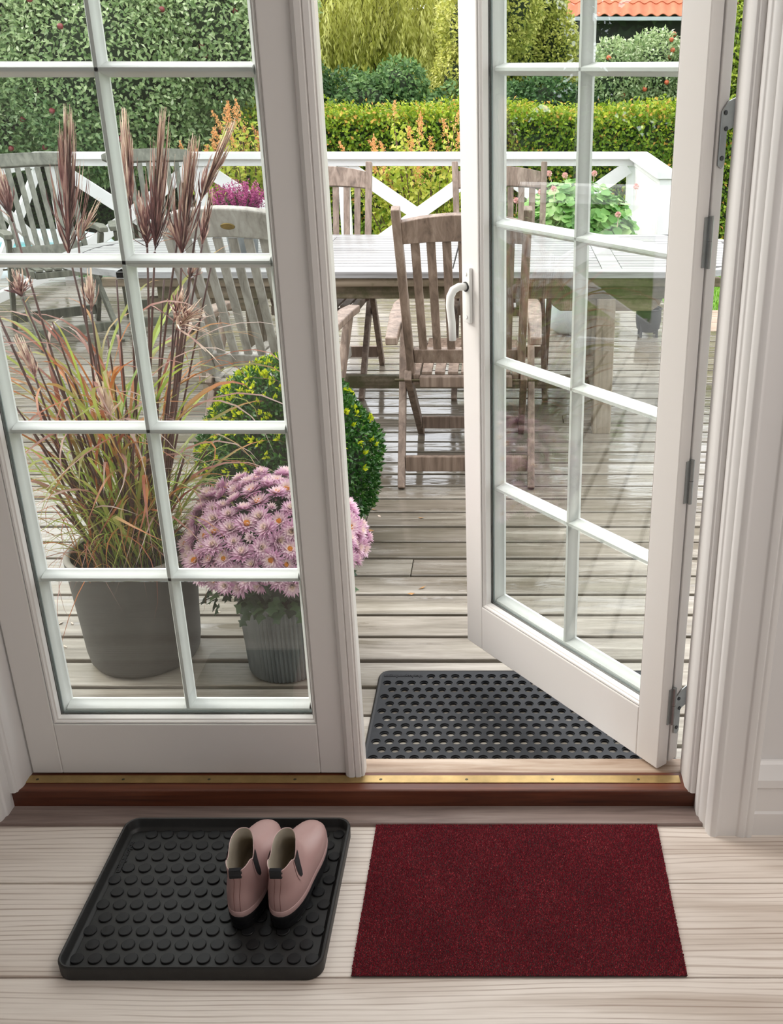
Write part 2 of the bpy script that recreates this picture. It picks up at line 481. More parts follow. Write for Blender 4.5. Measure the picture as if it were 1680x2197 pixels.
lw = plain('lawn', (0.11, 0.22, 0.025, 1), 0.8, nscale=9, namt=0.35, bump=0.4)
# zinc
z = NM('zinc')
zv = z.coords('Object', (5, 5, 1.2))
zf = z.noise(zv, 3.0, 6, 0.6)
z.set(**{'Base Color': z.ramp(zf, [(0.3, (0.13, 0.145, 0.145, 1)), (0.55, (0.20, 0.215, 0.215, 1)), (0.75, (0.28, 0.295, 0.29, 1))]), 'Roughness': 0.5, 'Metallic': 0.35})
z.bump(zf, 0.1, 0.003)
M['zinc'] = z.mat
# ================================================================ the room
def structure(name, label=None, cat=None):
    return thing(name, label, cat, kind='structure')

# floor: wide planks along x
fl = structure('floor', 'whitewashed pine plank floor with long wavy grain', 'floor')
edges = [1.745, 1.569] + [1.340 - 0.229 * k for k in range(0, 21)]
for i in range(len(edges) - 1):
    b = MB(); b.box(-2.2, 2.6, edges[i + 1] + 0.0012, edges[i] - 0.0012, -0.03, 0.0)
    b.build('floor_plank', M['pine'], fl, bevel=0.0015, seg=1)
MB().box(-2.2, 2.6, -3.3, 1.80, -0.06, -0.031).build('subfloor', M['dark_timber'], fl)

# threshold
th = structure('threshold', 'mahogany door sill with a screwed brass strip and a greyed board in front', 'threshold')
MB().box(-1.075, 0.425, 1.733, 1.792, -0.03, 0.009).build('front_board', M['grey_board'], th, bevel=0.003)
b = MB(); b.box(-1.075, 0.425, 1.788, 1.852, -0.05, 0.050); b.build('sill', M['mahogany'], th, bevel=0.004)
MB().box(-1.075, 0.425, 1.852, 1.905, -0.05, 0.047).build('outer_sill', M['pale_wood'], th, bevel=0.003)  # paler wood than the sill paints in the daylight it catches
MB().box(-1.05, 0.385, 1.813, 1.838, 0.050, 0.0518).build('brass_strip', M['brass'], th, bevel=0.0006, seg=1)
sm = MB().lathe([(0.0, 0.0007), (0.0026, 0.0006), (0.0034, 0)], 10).box(-0.002, 0.002, -0.0004, 0.0004, 0.0006, 0.0008).mesh('screw', M['screw'])
for k in range(8):
    inst('screw', sm, th, (-1.015 + 0.187 * k, 1.824, 0.0519), (0, 0, k * 0.7))

# walls: one around the doors, the others close the room; a wide window behind the camera lets daylight in
w = MB()
w.box(-2.2, -1.115, 1.735, 1.96, -0.05, 2.6); w.box(0.475, 2.6, 1.735, 1.96, -0.05, 2.6); w.box(-1.115, 0.475, 1.735, 1.96, 2.26, 2.6)
w.build('wall_front', M['wall_paint']); bpy.data.objects['wall_front']['kind'] = 'structure'
o = MB().box(-2.3, -2.2, -3.3, 1.96, -0.05, 2.6).build('wall_left', M['wall_paint']); o['kind'] = 'structure'
w = MB().box(2.6, 2.7, -3.3, 1.96, -0.05, 2.6)
o = w.build('wall_right', M['wall_paint']); o['kind'] = 'structure'
w = MB().box(-2.3, 0.3, -3.4, -3.3, -0.05, 2.6).box(1.9, 2.7, -3.4, -3.3, -0.05, 2.6).box(0.3, 1.9, -3.4, -3.3, -0.05, 0.6).box(0.3, 1.9, -3.4, -3.3, 2.2, 2.6)
o = w.build('wall_back', M['wall_paint']); o['kind'] = 'structure'
o = MB().box(-2.3, 2.7, -3.4, 1.96, 2.6, 2.7).build('ceiling', M['wall_paint']); o['kind'] = 'structure'
wf = structure('window_1')
MB().box(0.3, 1.9, -3.38, -3.32, 0.6, 0.66).box(0.3, 1.9, -3.38, -3.32, 2.14, 2.2).box(0.3, 0.36, -3.38, -3.32, 0.66, 2.14).box(1.84, 1.9, -3.38, -3.32, 0.66, 2.14).box(1.07, 1.13, -3.38, -3.32, 0.66, 2.14).build('window_frame', M['white_trim'], wf, bevel=0.004)
for x in (0.36, 1.13):
    MB().box(x, x + 0.71, -3.352, -3.348, 0.66, 2.14).build('pane', M['glass'], wf)

# door frame: jamb, lining and casing profiles in plan (x grows away from the opening), swept upward
def rounded(poly, rr=0.004):
    """round the corners of a plan polygon"""
    out = []
    n = len(poly)
    for i in range(n):
        p = Vector(poly[i]); a = Vector(poly[i - 1]); c = Vector(poly[(i + 1) % n])
        da, dc = (a - p), (c - p)
        r_ = min(rr, da.length * 0.45, dc.length * 0.45)
        q0, q1 = p + da.normalized() * r_, p + dc.normalized() * r_
        mid = (q0 + q1) * 0.25 + p * 0.5
        out += [tuple(q0), tuple(mid), tuple(q1)]
    return out
def upright(name, poly, sx, x0, z0, z1, mat, parent, rr=0.004):
    pts = [(x0 + sx * x, y) for x, y in rounded(poly, rr)]
    MB().prism(pts, lambda p: (p[0], p[1], z0), lambda p: (p[0], p[1], z1)).build(name, mat, parent, smooth=30)

jamb = [(0, 1.868), (0, 1.80), (0.006, 1.788), (0.010, 1.788), (0.012, 1.784), (0.030, 1.784), (0.030, 1.868)]
lining = [(0.021, 1.80), (0.021, 1.757), (0.025, 1.754), (0.025, 1.742), (0.034, 1.728), (0.075, 1.728), (0.075, 1.80)]
casing = [(0.034, 1.750), (0.034, 1.716), (0.040, 1.703), (0.052, 1.700), (0.056, 1.7045), (0.095, 1.7045), (0.098, 1.700), (0.111, 1.698), (0.113, 1.701), (0.117, 1.698), (0.127, 1.699), (0.129, 1.712), (0.129, 1.750)]
def frame_side(n, sx, x0, label):
    tr = structure(n, label, 'door frame')
    upright('jamb', jamb, sx, x0, 0.046, 2.26, M['white_trim'], tr, 0.005)
    upright('lining', lining, sx, x0, 0.0, 2.26, M['white_trim'], tr, 0.004)
    upright('casing', casing, sx, x0, 0.0, 2.33, M['white_trim'], tr, 0.0022)
frame_side('trim_1', 1, 0.391, 'white moulded door frame right of the open door leaf')
frame_side('trim_2', -1, -1.036, 'white moulded door frame at the left edge')
tr = structure('trim_3', 'white head of the door frame above the doors', 'door frame')
MB().box(-1.07, 0.425, 1.784, 1.96, 2.205, 2.26).box(-1.16, 0.52, 1.70, 1.75, 2.25, 2.33).build('head', M['white_trim'], tr, bevel=0.003)

# baseboards with a bevelled top and a groove
def baseboard(name, x0, x1):
    prof = [(1.737, 0.0), (1.706, 0.0), (1.706, 0.055), (1.709, 0.060), (1.709, 0.118), (1.7055, 0.122), (1.706, 0.140), (1.714, 0.150), (1.722, 0.168), (1.729, 0.172), (1.737, 0.172)]
    o = MB().prism(prof, lambda p: (x0, p[0], p[1]), lambda p: (x1, p[0], p[1])).build(name, M['white_trim'], None, smooth=25)
    o['kind'] = 'structure'
baseboard('baseboard_right', 0.519, 2.6)
baseboard('baseboard_left', -2.2, -1.164)

# ================================================================ the two glazed door leaves
ZB, ZT = 0.0535, 2.19
BARS = [0.512, 0.832, 1.152, 1.472, 1.792]
GZ0, GZ1 = 0.198, 2.105
def leaf(name, org, ud, vd, Wl, label, closed):
    root = structure(name, label, 'door')
    root.location = (org[0], org[1], ZB)
    ud, vd = Vector((ud[0], ud[1], 0)).normalized(), Vector((vd[0], vd[1], 0)).normalized()
    def P(u, v, z): return ud * u + vd * v + Vector((0, 0, z - ZB))
    def pbox(mb, u0, u1, v0, v1, z0, z1):
        vs = [P(u, v, z) for z in (z0, z1) for v in (v0, v1) for u in (u0, u1)]
        mb.add(vs, [(0, 2, 3, 1), (4, 5, 7, 6), (0, 1, 5, 4), (2, 6, 7, 3), (0, 4, 6, 2), (1, 3, 7, 5)])
        return mb
    wp = M['white_paint']
    u0, u1 = 0.066, Wl - 0.066
    # inner slab of stiles and rails
    pbox(MB(), 0, u0, 0, 0.031, ZB, ZT).build('stile', wp, root, bevel=0.0025)
    pbox(MB(), u1, Wl, 0, 0.031, ZB, ZT).build('stile', wp, root, bevel=0.0025)
    pbox(MB(), u0, u1, 0, 0.031, ZB, 0.181).build('bottom_rail', wp, root, bevel=0.0025)
    pbox(MB(), u0, u1, 0, 0.031, 2.12, ZT).build('top_rail', wp, root, bevel=0.0025)
    # gasket groove and outer slab
    g = MB()
    pbox(g, 0.006, u0, 0.031, 0.036, ZB + 0.004, ZT - .004); pbox(g, u1, Wl - 0.006, 0.031, 0.036, ZB + 0.004, ZT - .004)
    pbox(g, u0, u1, 0.031, 0.036, ZB + 0.004, 0.181); pbox(g, u0, u1, 0.031, 0.036, 2.12, ZT - .004)
    g.build('gasket', M['gasket'], root)
    s = MB()
    pbox(s, 0.0, u0 - .004, 0.036, 0.062, ZB + 0.004, ZT); pbox(s, u1 + .004, Wl, 0.036, 0.062, ZB + 0.004, ZT)
    pbox(s, u0 - .004, u1 + .004, 0.036, 0.062, ZB + 0.004, 0.181); pbox(s, u0 - .004, u1 + .004, 0.036, 0.062, 2.12, ZT)
    s.build('outer_frame', wp, root, bevel=0.002)
    # sloped glazing bead round the opening (4 mitred strips)
    bd = MB()
    ring = lambda a, v: [P(u0 + a, v, 0.181 + a), P(u1 - a, v, 0.181 + a), P(u1 - a, v, 2.12 - a), P(u0 + a, v, 2.12 - a)]
    loops = [ring(0, 0.0005), ring(0.0, 0.004), ring(0.004, 0.0045), ring(0.006, 0.009), ring(0.0085, 0.010), ring(0.0095, 0.024)]
    for a, b_ in zip(loops[:-1], loops[1:]):
        k = len(bd.v); bd.v += [tuple(p) for p in a + b_]
        for i in range(4): bd.f.append([k + i, k + (i + 1) % 4, k + 4 + (i + 1) % 4, k + 4 + i]); bd.m.append(0)
    bd.build('glazing_bead', wp, root)
    # grey spacer bar of the sealed unit
    sp = MB()
    for (a0, a1, c0, c1) in ((u0 + .0095, u0 + .0135, 0.19, 2.11), (u1 - .0135, u1 - .0095, 0.19, 2.11), (u0 + .0095, u1 - .0095, 0.1905, 0.1945), (u0 + .0095, u1 - .0095, 2.1065, 2.1105)):
        pbox(sp, a0, a1, 0.0305, 0.040, c0, c1)
    sp.build('spacer', M['spacer'], root)
    # muntins: border strips, centre bar and cross bars with a rounded profile
    um = (u0 + u1) / 2
    mp_ = M['muntin_lit_white']
    def muntin(ua, ub, za, zb, vert):
        """stepped, rounded bar"""
        m_ = MB()
        if vert:
            c, h = (ua + ub) / 2, (ub - ua) / 2
            prof = [(-h, .062), (-h, .056), (-h * .82, .0525), (-h * .62, .046), (-h * .48, .038), (-h * .26, .0335), (h * .26, .0335), (h * .48, .038), (h * .62, .046), (h * .82, .0525), (h, .056), (h, .062)]
            m_.prism(prof, lambda p: P(c + p[0], p[1], za), lambda p: P(c + p[0], p[1], zb))
        else:
            c, h = (za + zb) / 2, (zb - za) / 2
            prof = [(-h, .062), (-h, .056), (-h * .82, .0525), (-h * .62, .046), (-h * .48, .038), (-h * .26, .0335), (h * .26, .0335), (h * .48, .038), (h * .62, .046), (h * .82, .0525), (h, .056), (h, .062)]
            m_.prism(prof, lambda p: P(ua, p[1], c + p[0]), lambda p: P(ub, p[1], c + p[0]))
        m_.build('muntin', mp_, root, smooth=28)
    muntin(u0 - .004, u0 + .024, 0.181, 2.12, True); muntin(u1 - .024, u1 + .004, 0.181, 2.12, True)
    muntin(u0 + .02, u1 - .02, 0.181, GZ0 + .012, False); muntin(u0 + .02, u1 - .02, GZ1 - .012, 2.12, False)
    muntin(um - .0125, um + .0125, 0.2, 2.11, True)
    for z_ in BARS: muntin(u0 + .02, u1 - .02, z_ - .0125, z_ + .0125, False)
    # panes: one sheet per light
    zs = [0.191] + BARS + [2.110]
    for a, b_ in ((u0 + .0096, um), (um, u1 - .0096)):
        for z0, z1 in zip(zs[:-1], zs[1:]):
            pbox(MB(), a, b_, 0.0245, 0.0285, z0, z1).build('pane', M['glass'], root)
    return root, P, pbox

d1, P1, pb1 = leaf('door_1', (-1.032, 1.843), (1, 0), (0, 1), 0.697, 'closed white glazed door leaf on the left', True)
# astragal on the closing stile of the fixed leaf: a moulded cover strip
prof = [(0.0, 0.0), (0.003, -0.008), (0.010, -0.013), (0.020, -0.013), (0.0225, -0.010), (0.0245, -0.013), (0.034, -0.012), (0.036, -0.008), (0.0385, -0.009), (0.042, -0.004), (0.042, 0.03), (0.0, 0.03)]
MB().prism([(0.686 + a, b) for a, b in prof], lambda p: P1(p[0], p[1], 0.047), lambda p: P1(p[0], p[1], 2.2)).build('astragal', M['white_paint'], d1, smooth=30)

d2, P2, pb2 = leaf('door_2', (0.339, 1.857), (-0.6137, 0.7896), (0.7896, 0.6137), 0.711, 'white glazed door leaf standing open outward over the rubber mat', False)
# handle on the free stile
hu = 0.711 - 0.030
hb = MB(); pb2(hb, hu - .014, hu + .014, -0.010, 0.0, 0.925, 1.055); hp = hb.build('handle', M['handle_white'], d2, bevel=0.004, smooth=35)
lev = [P2(hu, -0.008, 1.01), P2(hu, -0.030, 1.012), P2(hu + .002, -0.044, 1.006), P2(hu + .003, -0.052, 0.992), P2(hu + .003, -0.054, 0.972), P2(hu + .002, -0.050, 0.930), P2(hu, -0.050, 0.890)]
MB().tube(lev, [0.009, 0.009, 0.0095, 0.0095, 0.0095, 0.009, 0.0085], 12).build('lever', M['handle_white'], hp, smooth='all')
cap = MB()
for z_ in (0.940, 1.040): cap.tube([P2(hu, -0.0102, z_), P2(hu, -0.0116, z_)], 0.005, 12)
cap.build('cover_cap', M['handle_white'], hp)
MB().tube([P2(hu, -0.0095, 1.01), P2(hu, -0.0125, 1.01)], 0.0115, 16).build('lever_collar', M['gasket'], hp)
# hinge knuckles at the gasket line of the hinge edge
for z_ in (0.73, 1.19, 0.208):
    kn = MB(); kn.tube([P2(-0.004, 0.034, z_ - .048), P2(-0.004, 0.034, z_ + .0)], 0.0048, 10)
    kn.tube([P2(-0.004, 0.034, z_ + .001), P2(-0.004, 0.034, z_ + .044)], 0.0048, 10)
    pb2(kn, -0.0025, 0.0, 0.020, 0.034, z_ - .046, z_ + .042)
    kn.build('hinge', M['steel'], d2, smooth=35)
# side brackets carrying the leaf on the frame
for z_ in (0.185, 1.37):
    br = MB()
    vs = [(0.041, z_ - .052), (0.052, z_ - .058), (0.058, z_ - .050), (0.058, z_ + .005), (0.082, z_ + .012), (0.082, z_ + .060), (0.056, z_ + .052), (0.041, z_ + .036)]
    br.prism(vs, lambda p: P2(-0.0035, p[0], p[1]), lambda p: P2(-0.0002, p[0], p[1]))
    hg = br.build('bracket', M['steel'], d2, bevel=0.0008, seg=1)
    sc = MB()
    for (v_, q) in ((0.050, z_ + .034), (0.054, z_ + .008), (0.049, z_ - .040)):
        sc.tube([P2(-0.0034, v_, q), P2(-0.0048, v_, q)], 0.0042, 10)
    sc.build('screw', M['dark_steel'], hg)
    pin = MB(); pin.tube([P2(-0.006, 0.086, z_ - .050), P2(-0.006, 0.086, z_ + .058)], 0.0075, 12)
    pin.build('hinge_pin', M['dark_steel'], hg, smooth=35)
# ================================================================ things on the floor
def text_mesh(txt, size, depth, mat, name):
    cu = bpy.data.curves.new(name, 'FONT'); cu.body = txt; cu.size = size; cu.extrude = depth; cu.resolution_u = 2
    cu.align_x = 'LEFT'; cu.offset = 0.0008
    ob = bpy.data.objects.new(name, cu); COL.objects.link(ob)
    bpy.context.view_layer.update()
    me = bpy.data.meshes.new_from_object(ob.evaluated_get(bpy.context.evaluated_depsgraph_get()))
    bpy.data.objects.remove(ob, do_unlink=True); bpy.data.curves.remove(cu)
    me.name = name; me.materials.clear(); me.materials.append(mat)
    return me

def rrect(x0, x1, y0, y1, r, n=8):
    pts = []
    for cx, cy, a0 in ((x1 - r, y1 - r, 0), (x0 + r, y1 - r, 90), (x0 + r, y0 + r, 180), (x1 - r, y0 + r, 270)):
        for k in range(n + 1):
            a = R(a0 + 90 * k / n); pts.append((cx + r * math.cos(a), cy + r * math.sin(a)))
    return pts

def loft(mb, loops, close_first=False, close_last=False, mi=0):
    n = len(loops[0]); b = len(mb.v)
    for lp in loops: mb.v += [tuple(p) for p in lp]
    for i in range(len(loops) - 1):
        for k in range(n):
            mb.f.append([b + i * n + k, b + i * n + (k + 1) % n, b + (i + 1) * n + (k + 1) % n, b + (i + 1) * n + k]); mb.m.append(mi)
    if close_first: mb.f.append([b + k for k in range(n)][::-1]); mb.m.append(mi)
    if close_last: mb.f.append([b + (len(loops) - 1) * n + k for k in range(n)]); mb.m.append(mi)
    return mb

# ---- shoe tray
TX0, TX1, TY0, TY1 = -0.7885, -0.3175, 1.331, 1.727
tray = thing('shoe_tray', 'black rubber shoe tray with raised rim and round studs under the pink boots', 'shoe tray', ((TX0 + TX1) / 2, (TY0 + TY1) / 2, 0))
hx, hy = (TX1 - TX0) / 2, (TY1 - TY0) / 2
def tl(d, z, r): return [(x, y, z) for x, y in rrect(-hx + d, hx - d, -hy + d, hy - d, max(r - d, 0.004))]
mb = loft(MB(), [tl(.004, .0, .03), tl(.001, .002, .03), tl(0, .027, .03), tl(.0008, .0295, .03), tl(.003, .031, .03), tl(.0055, .0305, .03), tl(.007, .0285, .03), tl(.0085, .013, .03), tl(.011, .0095, .03), tl(.0155, .0075, .03), tl(.0165, .0055, .03)], True, True)
mb.build('body', M['tray_rubber'], tray, smooth=40)
disc = MB().lathe([(0.0122, 0), (0.0122, 0.0025), (0.0112, 0.0036), (0.0, 0.0038)], 20).mesh('stud', M['black_rubber'], smooth=25)
for r_ in range(12):
    y_ = 1.7 - 0.0325 * r_
    if y_ < TY0 + 0.022: continue
    off = {0: 0.0325, 1: 0.016, 2: 0.0325}.get(r_, 0.016 if r_ % 2 else 0.0)
    if r_ in (5, 7, 9): off = 0.0165
    if r_ in (3,): off = 0.0165
    x_ = -0.7655 + off
    while x_ < TX1 - 0.022:
        inst('stud', disc, tray, (x_ - (TX0 + TX1) / 2, y_ - (TY0 + TY1) / 2, 0.0054)); x_ += 0.0325
tm = text_mesh('tica/copenhagen', 0.0135, 0.0009, M['black_rubber'], 'lettering')
inst('lettering', tm, tray, (-hx + 0.0195, 0.150, 0.0062), (0, 0, R(-90)))

# ---- burgundy doormat with cut pile
dm = thing('doormat', 'plain dark red pile doormat on the pine floor beside the shoe tray', 'doormat', (0.028, 1.5385, 0))
mw, mh = 0.2965, 0.1985
skew = lambda x, y: (x + 0.008 * (y / mh) * (-x / mw) * -1 * 0, y)
MB().box(-mw, mw, -mh, mh, 0.0, 0.0045).build('backing', M['mat_base'], dm, bevel=0.001, seg=1)
rng = np.random.default_rng(5)
nx, ny = 300, 200
gx, gy = np.meshgrid(np.linspace(-mw + .0005, mw - .0005, nx), np.linspace(-mh + .0005, mh - .0005, ny))
n = nx * ny
P_ = np.stack([gx.ravel(), gy.ravel(), np.full(n, 0.004)], 1); P_[:, :2] += rng.normal(0, .0005, (n, 2))
hgt = rng.uniform(.0022, .0042, n); lean = rng.normal(0, .0007, (n, 2)); ang = rng.uniform(0, 6.28, n)
rad = 0.0013
V = np.zeros((n, 4, 3))
for k in range(3):
    a = ang + k * 2.0944
    V[:, k] = P_ + np.stack([np.cos(a) * rad, np.sin(a) * rad, np.zeros(n)], 1)
V[:, 3] = P_ + np.concatenate([lean, hgt[:, None]], 1)
b_ = np.arange(n)[:, None] * 4
F_ = np.concatenate([b_ + np.array([[0, 1, 3]]), b_ + np.array([[1, 2, 3]]), b_ + np.array([[2, 0, 3]])], 1).reshape(-1, 3)
cloud = np.clip(rng.beta(2, 3, n) * 0.9 + 0.05 * np.sin(gx.ravel() * 30) * np.cos(gy.ravel() * 25), 0, 1)
pile = inst('pile', np_mesh('pile', V.reshape(-1, 3), F_, M['carpet_pile'], np.repeat(cloud, 4)), dm)
pile['kind'] = 'stuff'

# ---- pink ankle rain boots
def boot_ring(z, yb, yf, w, n=40, lean=0.0, toe=0.0):
    out = []
    c, a = (yb + yf) / 2, (yf - yb) / 2
    for k in range(n):
        t = 2 * math.pi * k / n
        ct, st = math.cos(t), math.sin(t)
        e = 2 / 2.35
        x = w * math.copysign(abs(ct) ** e, ct); y = c + a * math.copysign(abs(st) ** e, st)
        s = (y - yb) / (yf - yb)
        x *= 1 + toe * max(s - 0.48, 0) * 1.1 - toe * 0.55 * math.exp(-((s - .42) / .16) ** 2) * .6
        out.append((x + lean, y, z))
    return out
RINGS = [(.0430, -.001, .232, .0385, .20), (.052, -.0015, .2315, .0388, .20), (.062, -.001, .228, .0380, .20), (.072, .000, .219, .0366, .19), (.080, .001, .204, .0345, .18), (.088, .001, .180, .0318, .12), (.095, .000, .155, .0292, .06), (.103, -.001, .134, .0272, .0), (.112, -.003, .120, .0258, 0), (.122, -.006, .110, .0248, 0), (.134, -.010, .102, .0240, 0)]
def top_z(t):
    """height of the collar by angle: high at the front and back, notched at both sides"""
    st = math.sin(t)
    z_ = 0.148 + 0.006 * max(st, 0)
    d = abs(((t + math.pi / 2) % math.pi) - math.pi / 2)          # 0 at the sides
    return z_ - 0.016 * math.exp(-(d / 0.26) ** 2)
def tw(mb, deg=8):
    """turn the shaft a little against the foot"""
    out = []
    for x, y, z in mb.v:
        a = R(deg) * min(max((z - .078) / .04, 0), 1); c, s_ = math.cos(a), math.sin(a)
        out.append((x * c - (y - .05) * s_, .05 + x * s_ + (y - .05) * c, z))
    mb.v = out
    return mb
def build_boot(mirror, loc, rz, label):
    bt = thing('rain_boot', label, 'boot', loc, rz, 'pink ankle rain boots')
    sgn = -1 if mirror else 1
    # sole with separate heel block and tread lip
    sole = MB()
    so = lambda z, d: [(x * (1 + d), -0.003 + (y + .003) * (1 + d * .4) - d * .02, z) for x, y, _ in boot_ring(z, -.003, .235, .0385, 40, 0, .20)]
    loft(sole, [so(.014, -.04), so(.018, .0), so(.026, .01), so(.031, .01), so(.032, -.02)], True, True)
    heel = lambda z, d: [(x, min(y, .078), z) for x, y, _ in boot_ring(z, -.002 + d, .16, .0345 - d, 40, 0, .0)]
    loft(sole, [heel(.0, .003), heel(.003, .001), heel(.0145, .0)], True, True)
    fore = lambda z, d: [(x, max(y, .105), z) for x, y, _ in boot_ring(z, -.003, .232 - d, .0372 - d, 40, 0, .20)]
    loft(sole, [fore(.0, .004), fore(.003, .001), fore(.0145, .0)], True, True)
    sole.build('sole', M['black_rubber'], bt, smooth=40)
    band = MB()
    bo = lambda z, d: boot_ring(z, -.001 - d, .232 + d, .0375 + d, 40, 0, .20)
    loft(band, [bo(.0305, .0008), bo(.034, .0016), bo(.0415, .0012), bo(.0432, .0002)])
    fx_ = band.build('foxing_band', M['boot_band'], bt, smooth=45)
    pp = MB(); loft(pp, [bo(.0425, .0006), bo(.0432, .0012), bo(.0440, .0006)])
    pp.build('band_edge', M['boot_edge'], fx_, smooth=60)
    up = MB(); loops = [boot_ring(z, yb, yf, w_, 40, 0, toe) for (z, yb, yf, w_, toe) in RINGS]
    topl = []; n = 40; base = boot_ring(.15, -.013, .098, .0235, n)
    for k in range(n):
        x, y, _ = base[k]; topl.append((x, y, top_z(2 * math.pi * k / n)))
    mid = [tuple((Vector(a) * .5 + Vector(c) * .5)) for a, c in zip(loops[-1], topl)]
    loops += [mid, topl]
    loft(up, loops)
    # rolled lip, then the pale lining down inside
    ins = lambda lp, d, dz: [(x * (1 - d / .03), .05 + (y - .05) * (1 - d / .058), z + dz) for x, y, z in lp]
    lip = [ins(topl, .0007, .0012), ins(topl, .0018, .0002)]
    b0 = len(up.v)
    loft(up, [topl] + lip, mi=1)
    tw(up).build('upper', [M['boot_pink'], M['boot_edge']], bt, smooth=55)
    ln = MB()
    l0 = ins(topl, .0018, .0002)
    loft(ln, [l0, ins(loops[-3], .0022, 0), ins(loops[-5], .003, 0), ins(loops[-6], .004, 0), [(x * .7, .07 + (y - .07) * .7, .05) for x, y, z in loops[2]], [(x * .6, .07 + (y - .07) * .62, .046) for x, y, z in loops[1]]], False, True)
    tw(ln).build('lining', M['boot_lining'], bt, smooth=50)
    # elastic gores: V shaped inserts on both sides
    def surf(yy, zz, side, d):
        """point on the upper near the side; x from the ring at height z"""
        zs = [r_[0] for r_ in RINGS] + [.150]
        rr = RINGS + [(.150, -.013, .098, .0235, 0)]
        for i in range(len(zs) - 1):
            if zs[i] <= zz <= zs[i + 1]: break
        f = (zz - zs[i]) / (zs[i + 1] - zs[i])
        yb = rr[i][1] * (1 - f) + rr[i + 1][1] * f; yf = rr[i][2] * (1 - f) + rr[i + 1][2] * f; w_ = rr[i][3] * (1 - f) + rr[i + 1][3] * f
        c, a = (yb + yf) / 2, (yf - yb) / 2
        s = min(abs((yy - c) / a), .98)
        return (side * (w_ * (1 - s ** 2.35) ** (1 / 2.35) + d), yy, zz)
    for side in (-1, 1):
        def vpatch(e, d, zlo, zhi):
            loops_ = []
            for i in range(9):
                f = i / 8; z_ = zlo + (zhi - zlo) * f
                hw = (0.003 + 0.0115 * f ** .6) + e
                row = [surf(.044 + .007 * (1 - f) + hw * q, z_, side, d) for q in (-1, -.5, 0, .5, 1)]
                loops_.append(row)
            m_ = MB(); b = 0
            for row in loops_: m_.v += row
            for i in range(8):
                for k in range(4):
                    m_.f.append([i * 5 + k, i * 5 + k + 1, (i + 1) * 5 + k + 1, (i + 1) * 5 + k]); m_.m.append(0)
            return m_
        gb_ = tw(vpatch(.0030, .0008, .080, .1345)).build('gore_border', M['boot_band'], bt, smooth='all')
        tw(vpatch(0, .0016, .085, .1365)).build('elastic_gore', M['elastic'], gb_, smooth='all')
    # back seam ribs and pull tab
    sr = MB()
    for dx in (-.0055, .0055):
        pts = []
        for (z, yb, yf, w_, toe) in RINGS + [(.146, -.0125, .098, .0236, 0)]:
            pts.append((dx, yb + .0004 + abs(dx) * .04, z))
        sr.tube(pts, .0006, 5)
    tw(sr).build('back_seam', M['boot_seam'], bt)
    tb = MB()
    loop = [(-.0100, .1345), (-.0152, .136), (-.0168, .142), (-.0156, .1525), (-.0115, .1555), (-.0080, .1525), (-.0085, .140)]
    x0 = -.011; x1 = .011
    for a, c in zip(loop[:-1], loop[1:]):
        tb.bar((0, a[0], a[1]), (0, c[0], c[1]), .021, .0016, (1, 0, 0))
    tw(tb).build('pull_tab', M['elastic'], bt)
    return bt
build_boot(True, (-0.4865, 1.440, 0.0098), R(-3), 'left boot of the pink rubber ankle boots on the shoe tray')
build_boot(False, (-0.4130, 1.440, 0.0098), R(-8), 'right boot of the pink rubber ankle boots on the shoe tray')
# ================================================================ deck
DK = -0.065
dk = structure('deck', 'wet weathered timber deck boards running across the view', 'deck')
rnd = random.Random(3)
seams = [2.502 + 0.1327 * k for k in range(-5, 31)]
for i in range(len(seams) - 1):
    y0, y1 = seams[i] + 0.0078, seams[i + 1] - 0.0078
    if i == 0: y0 = 1.93
    cuts = [-4.6]
    if i % 3 == 0 and seams[i] > 3: cuts.append(rnd.uniform(-2.4, 1.6))
    xr = 2.3
    cuts.append(xr)
    for a, c in zip(cuts[:-1], cuts[1:]):
        dz = rnd.uniform(-.0015, .0012)
        o = MB().box(a + .001, c - .001, y0, y1, DK - 0.028, DK).build('deck_board', M['deck'], dk, bevel=0.003, seg=2)
        o.location.z = dz; o.rotation_euler.x = rnd.uniform(-.004, .004) * 0
yb = 6.478
while yb < 8.25:
    MB().box(-4.6, 1.15, yb + .0078, yb + .1249, DK - 0.028, DK).build('deck_board', M['deck'], dk, bevel=0.003, seg=2); yb += .1327
MB().box(1.16, 2.2, 6.485, 7.10, DK - 0.028, DK).build('deck_board', M['pale_wood'], dk, bevel=0.003, seg=2)
for y_ in np.arange(-4.3, 1.7, 0.6):
    MB().box(y_, y_ + .05, 1.97, 8.25, DK - 0.16, DK - 0.0295).build('joist', M['dark_timber'], dk)
MB().box(-4.6, 1.1, 1.97, 8.2, DK - 0.30, DK - 0.24).build('ground_below', M['soil'], dk)

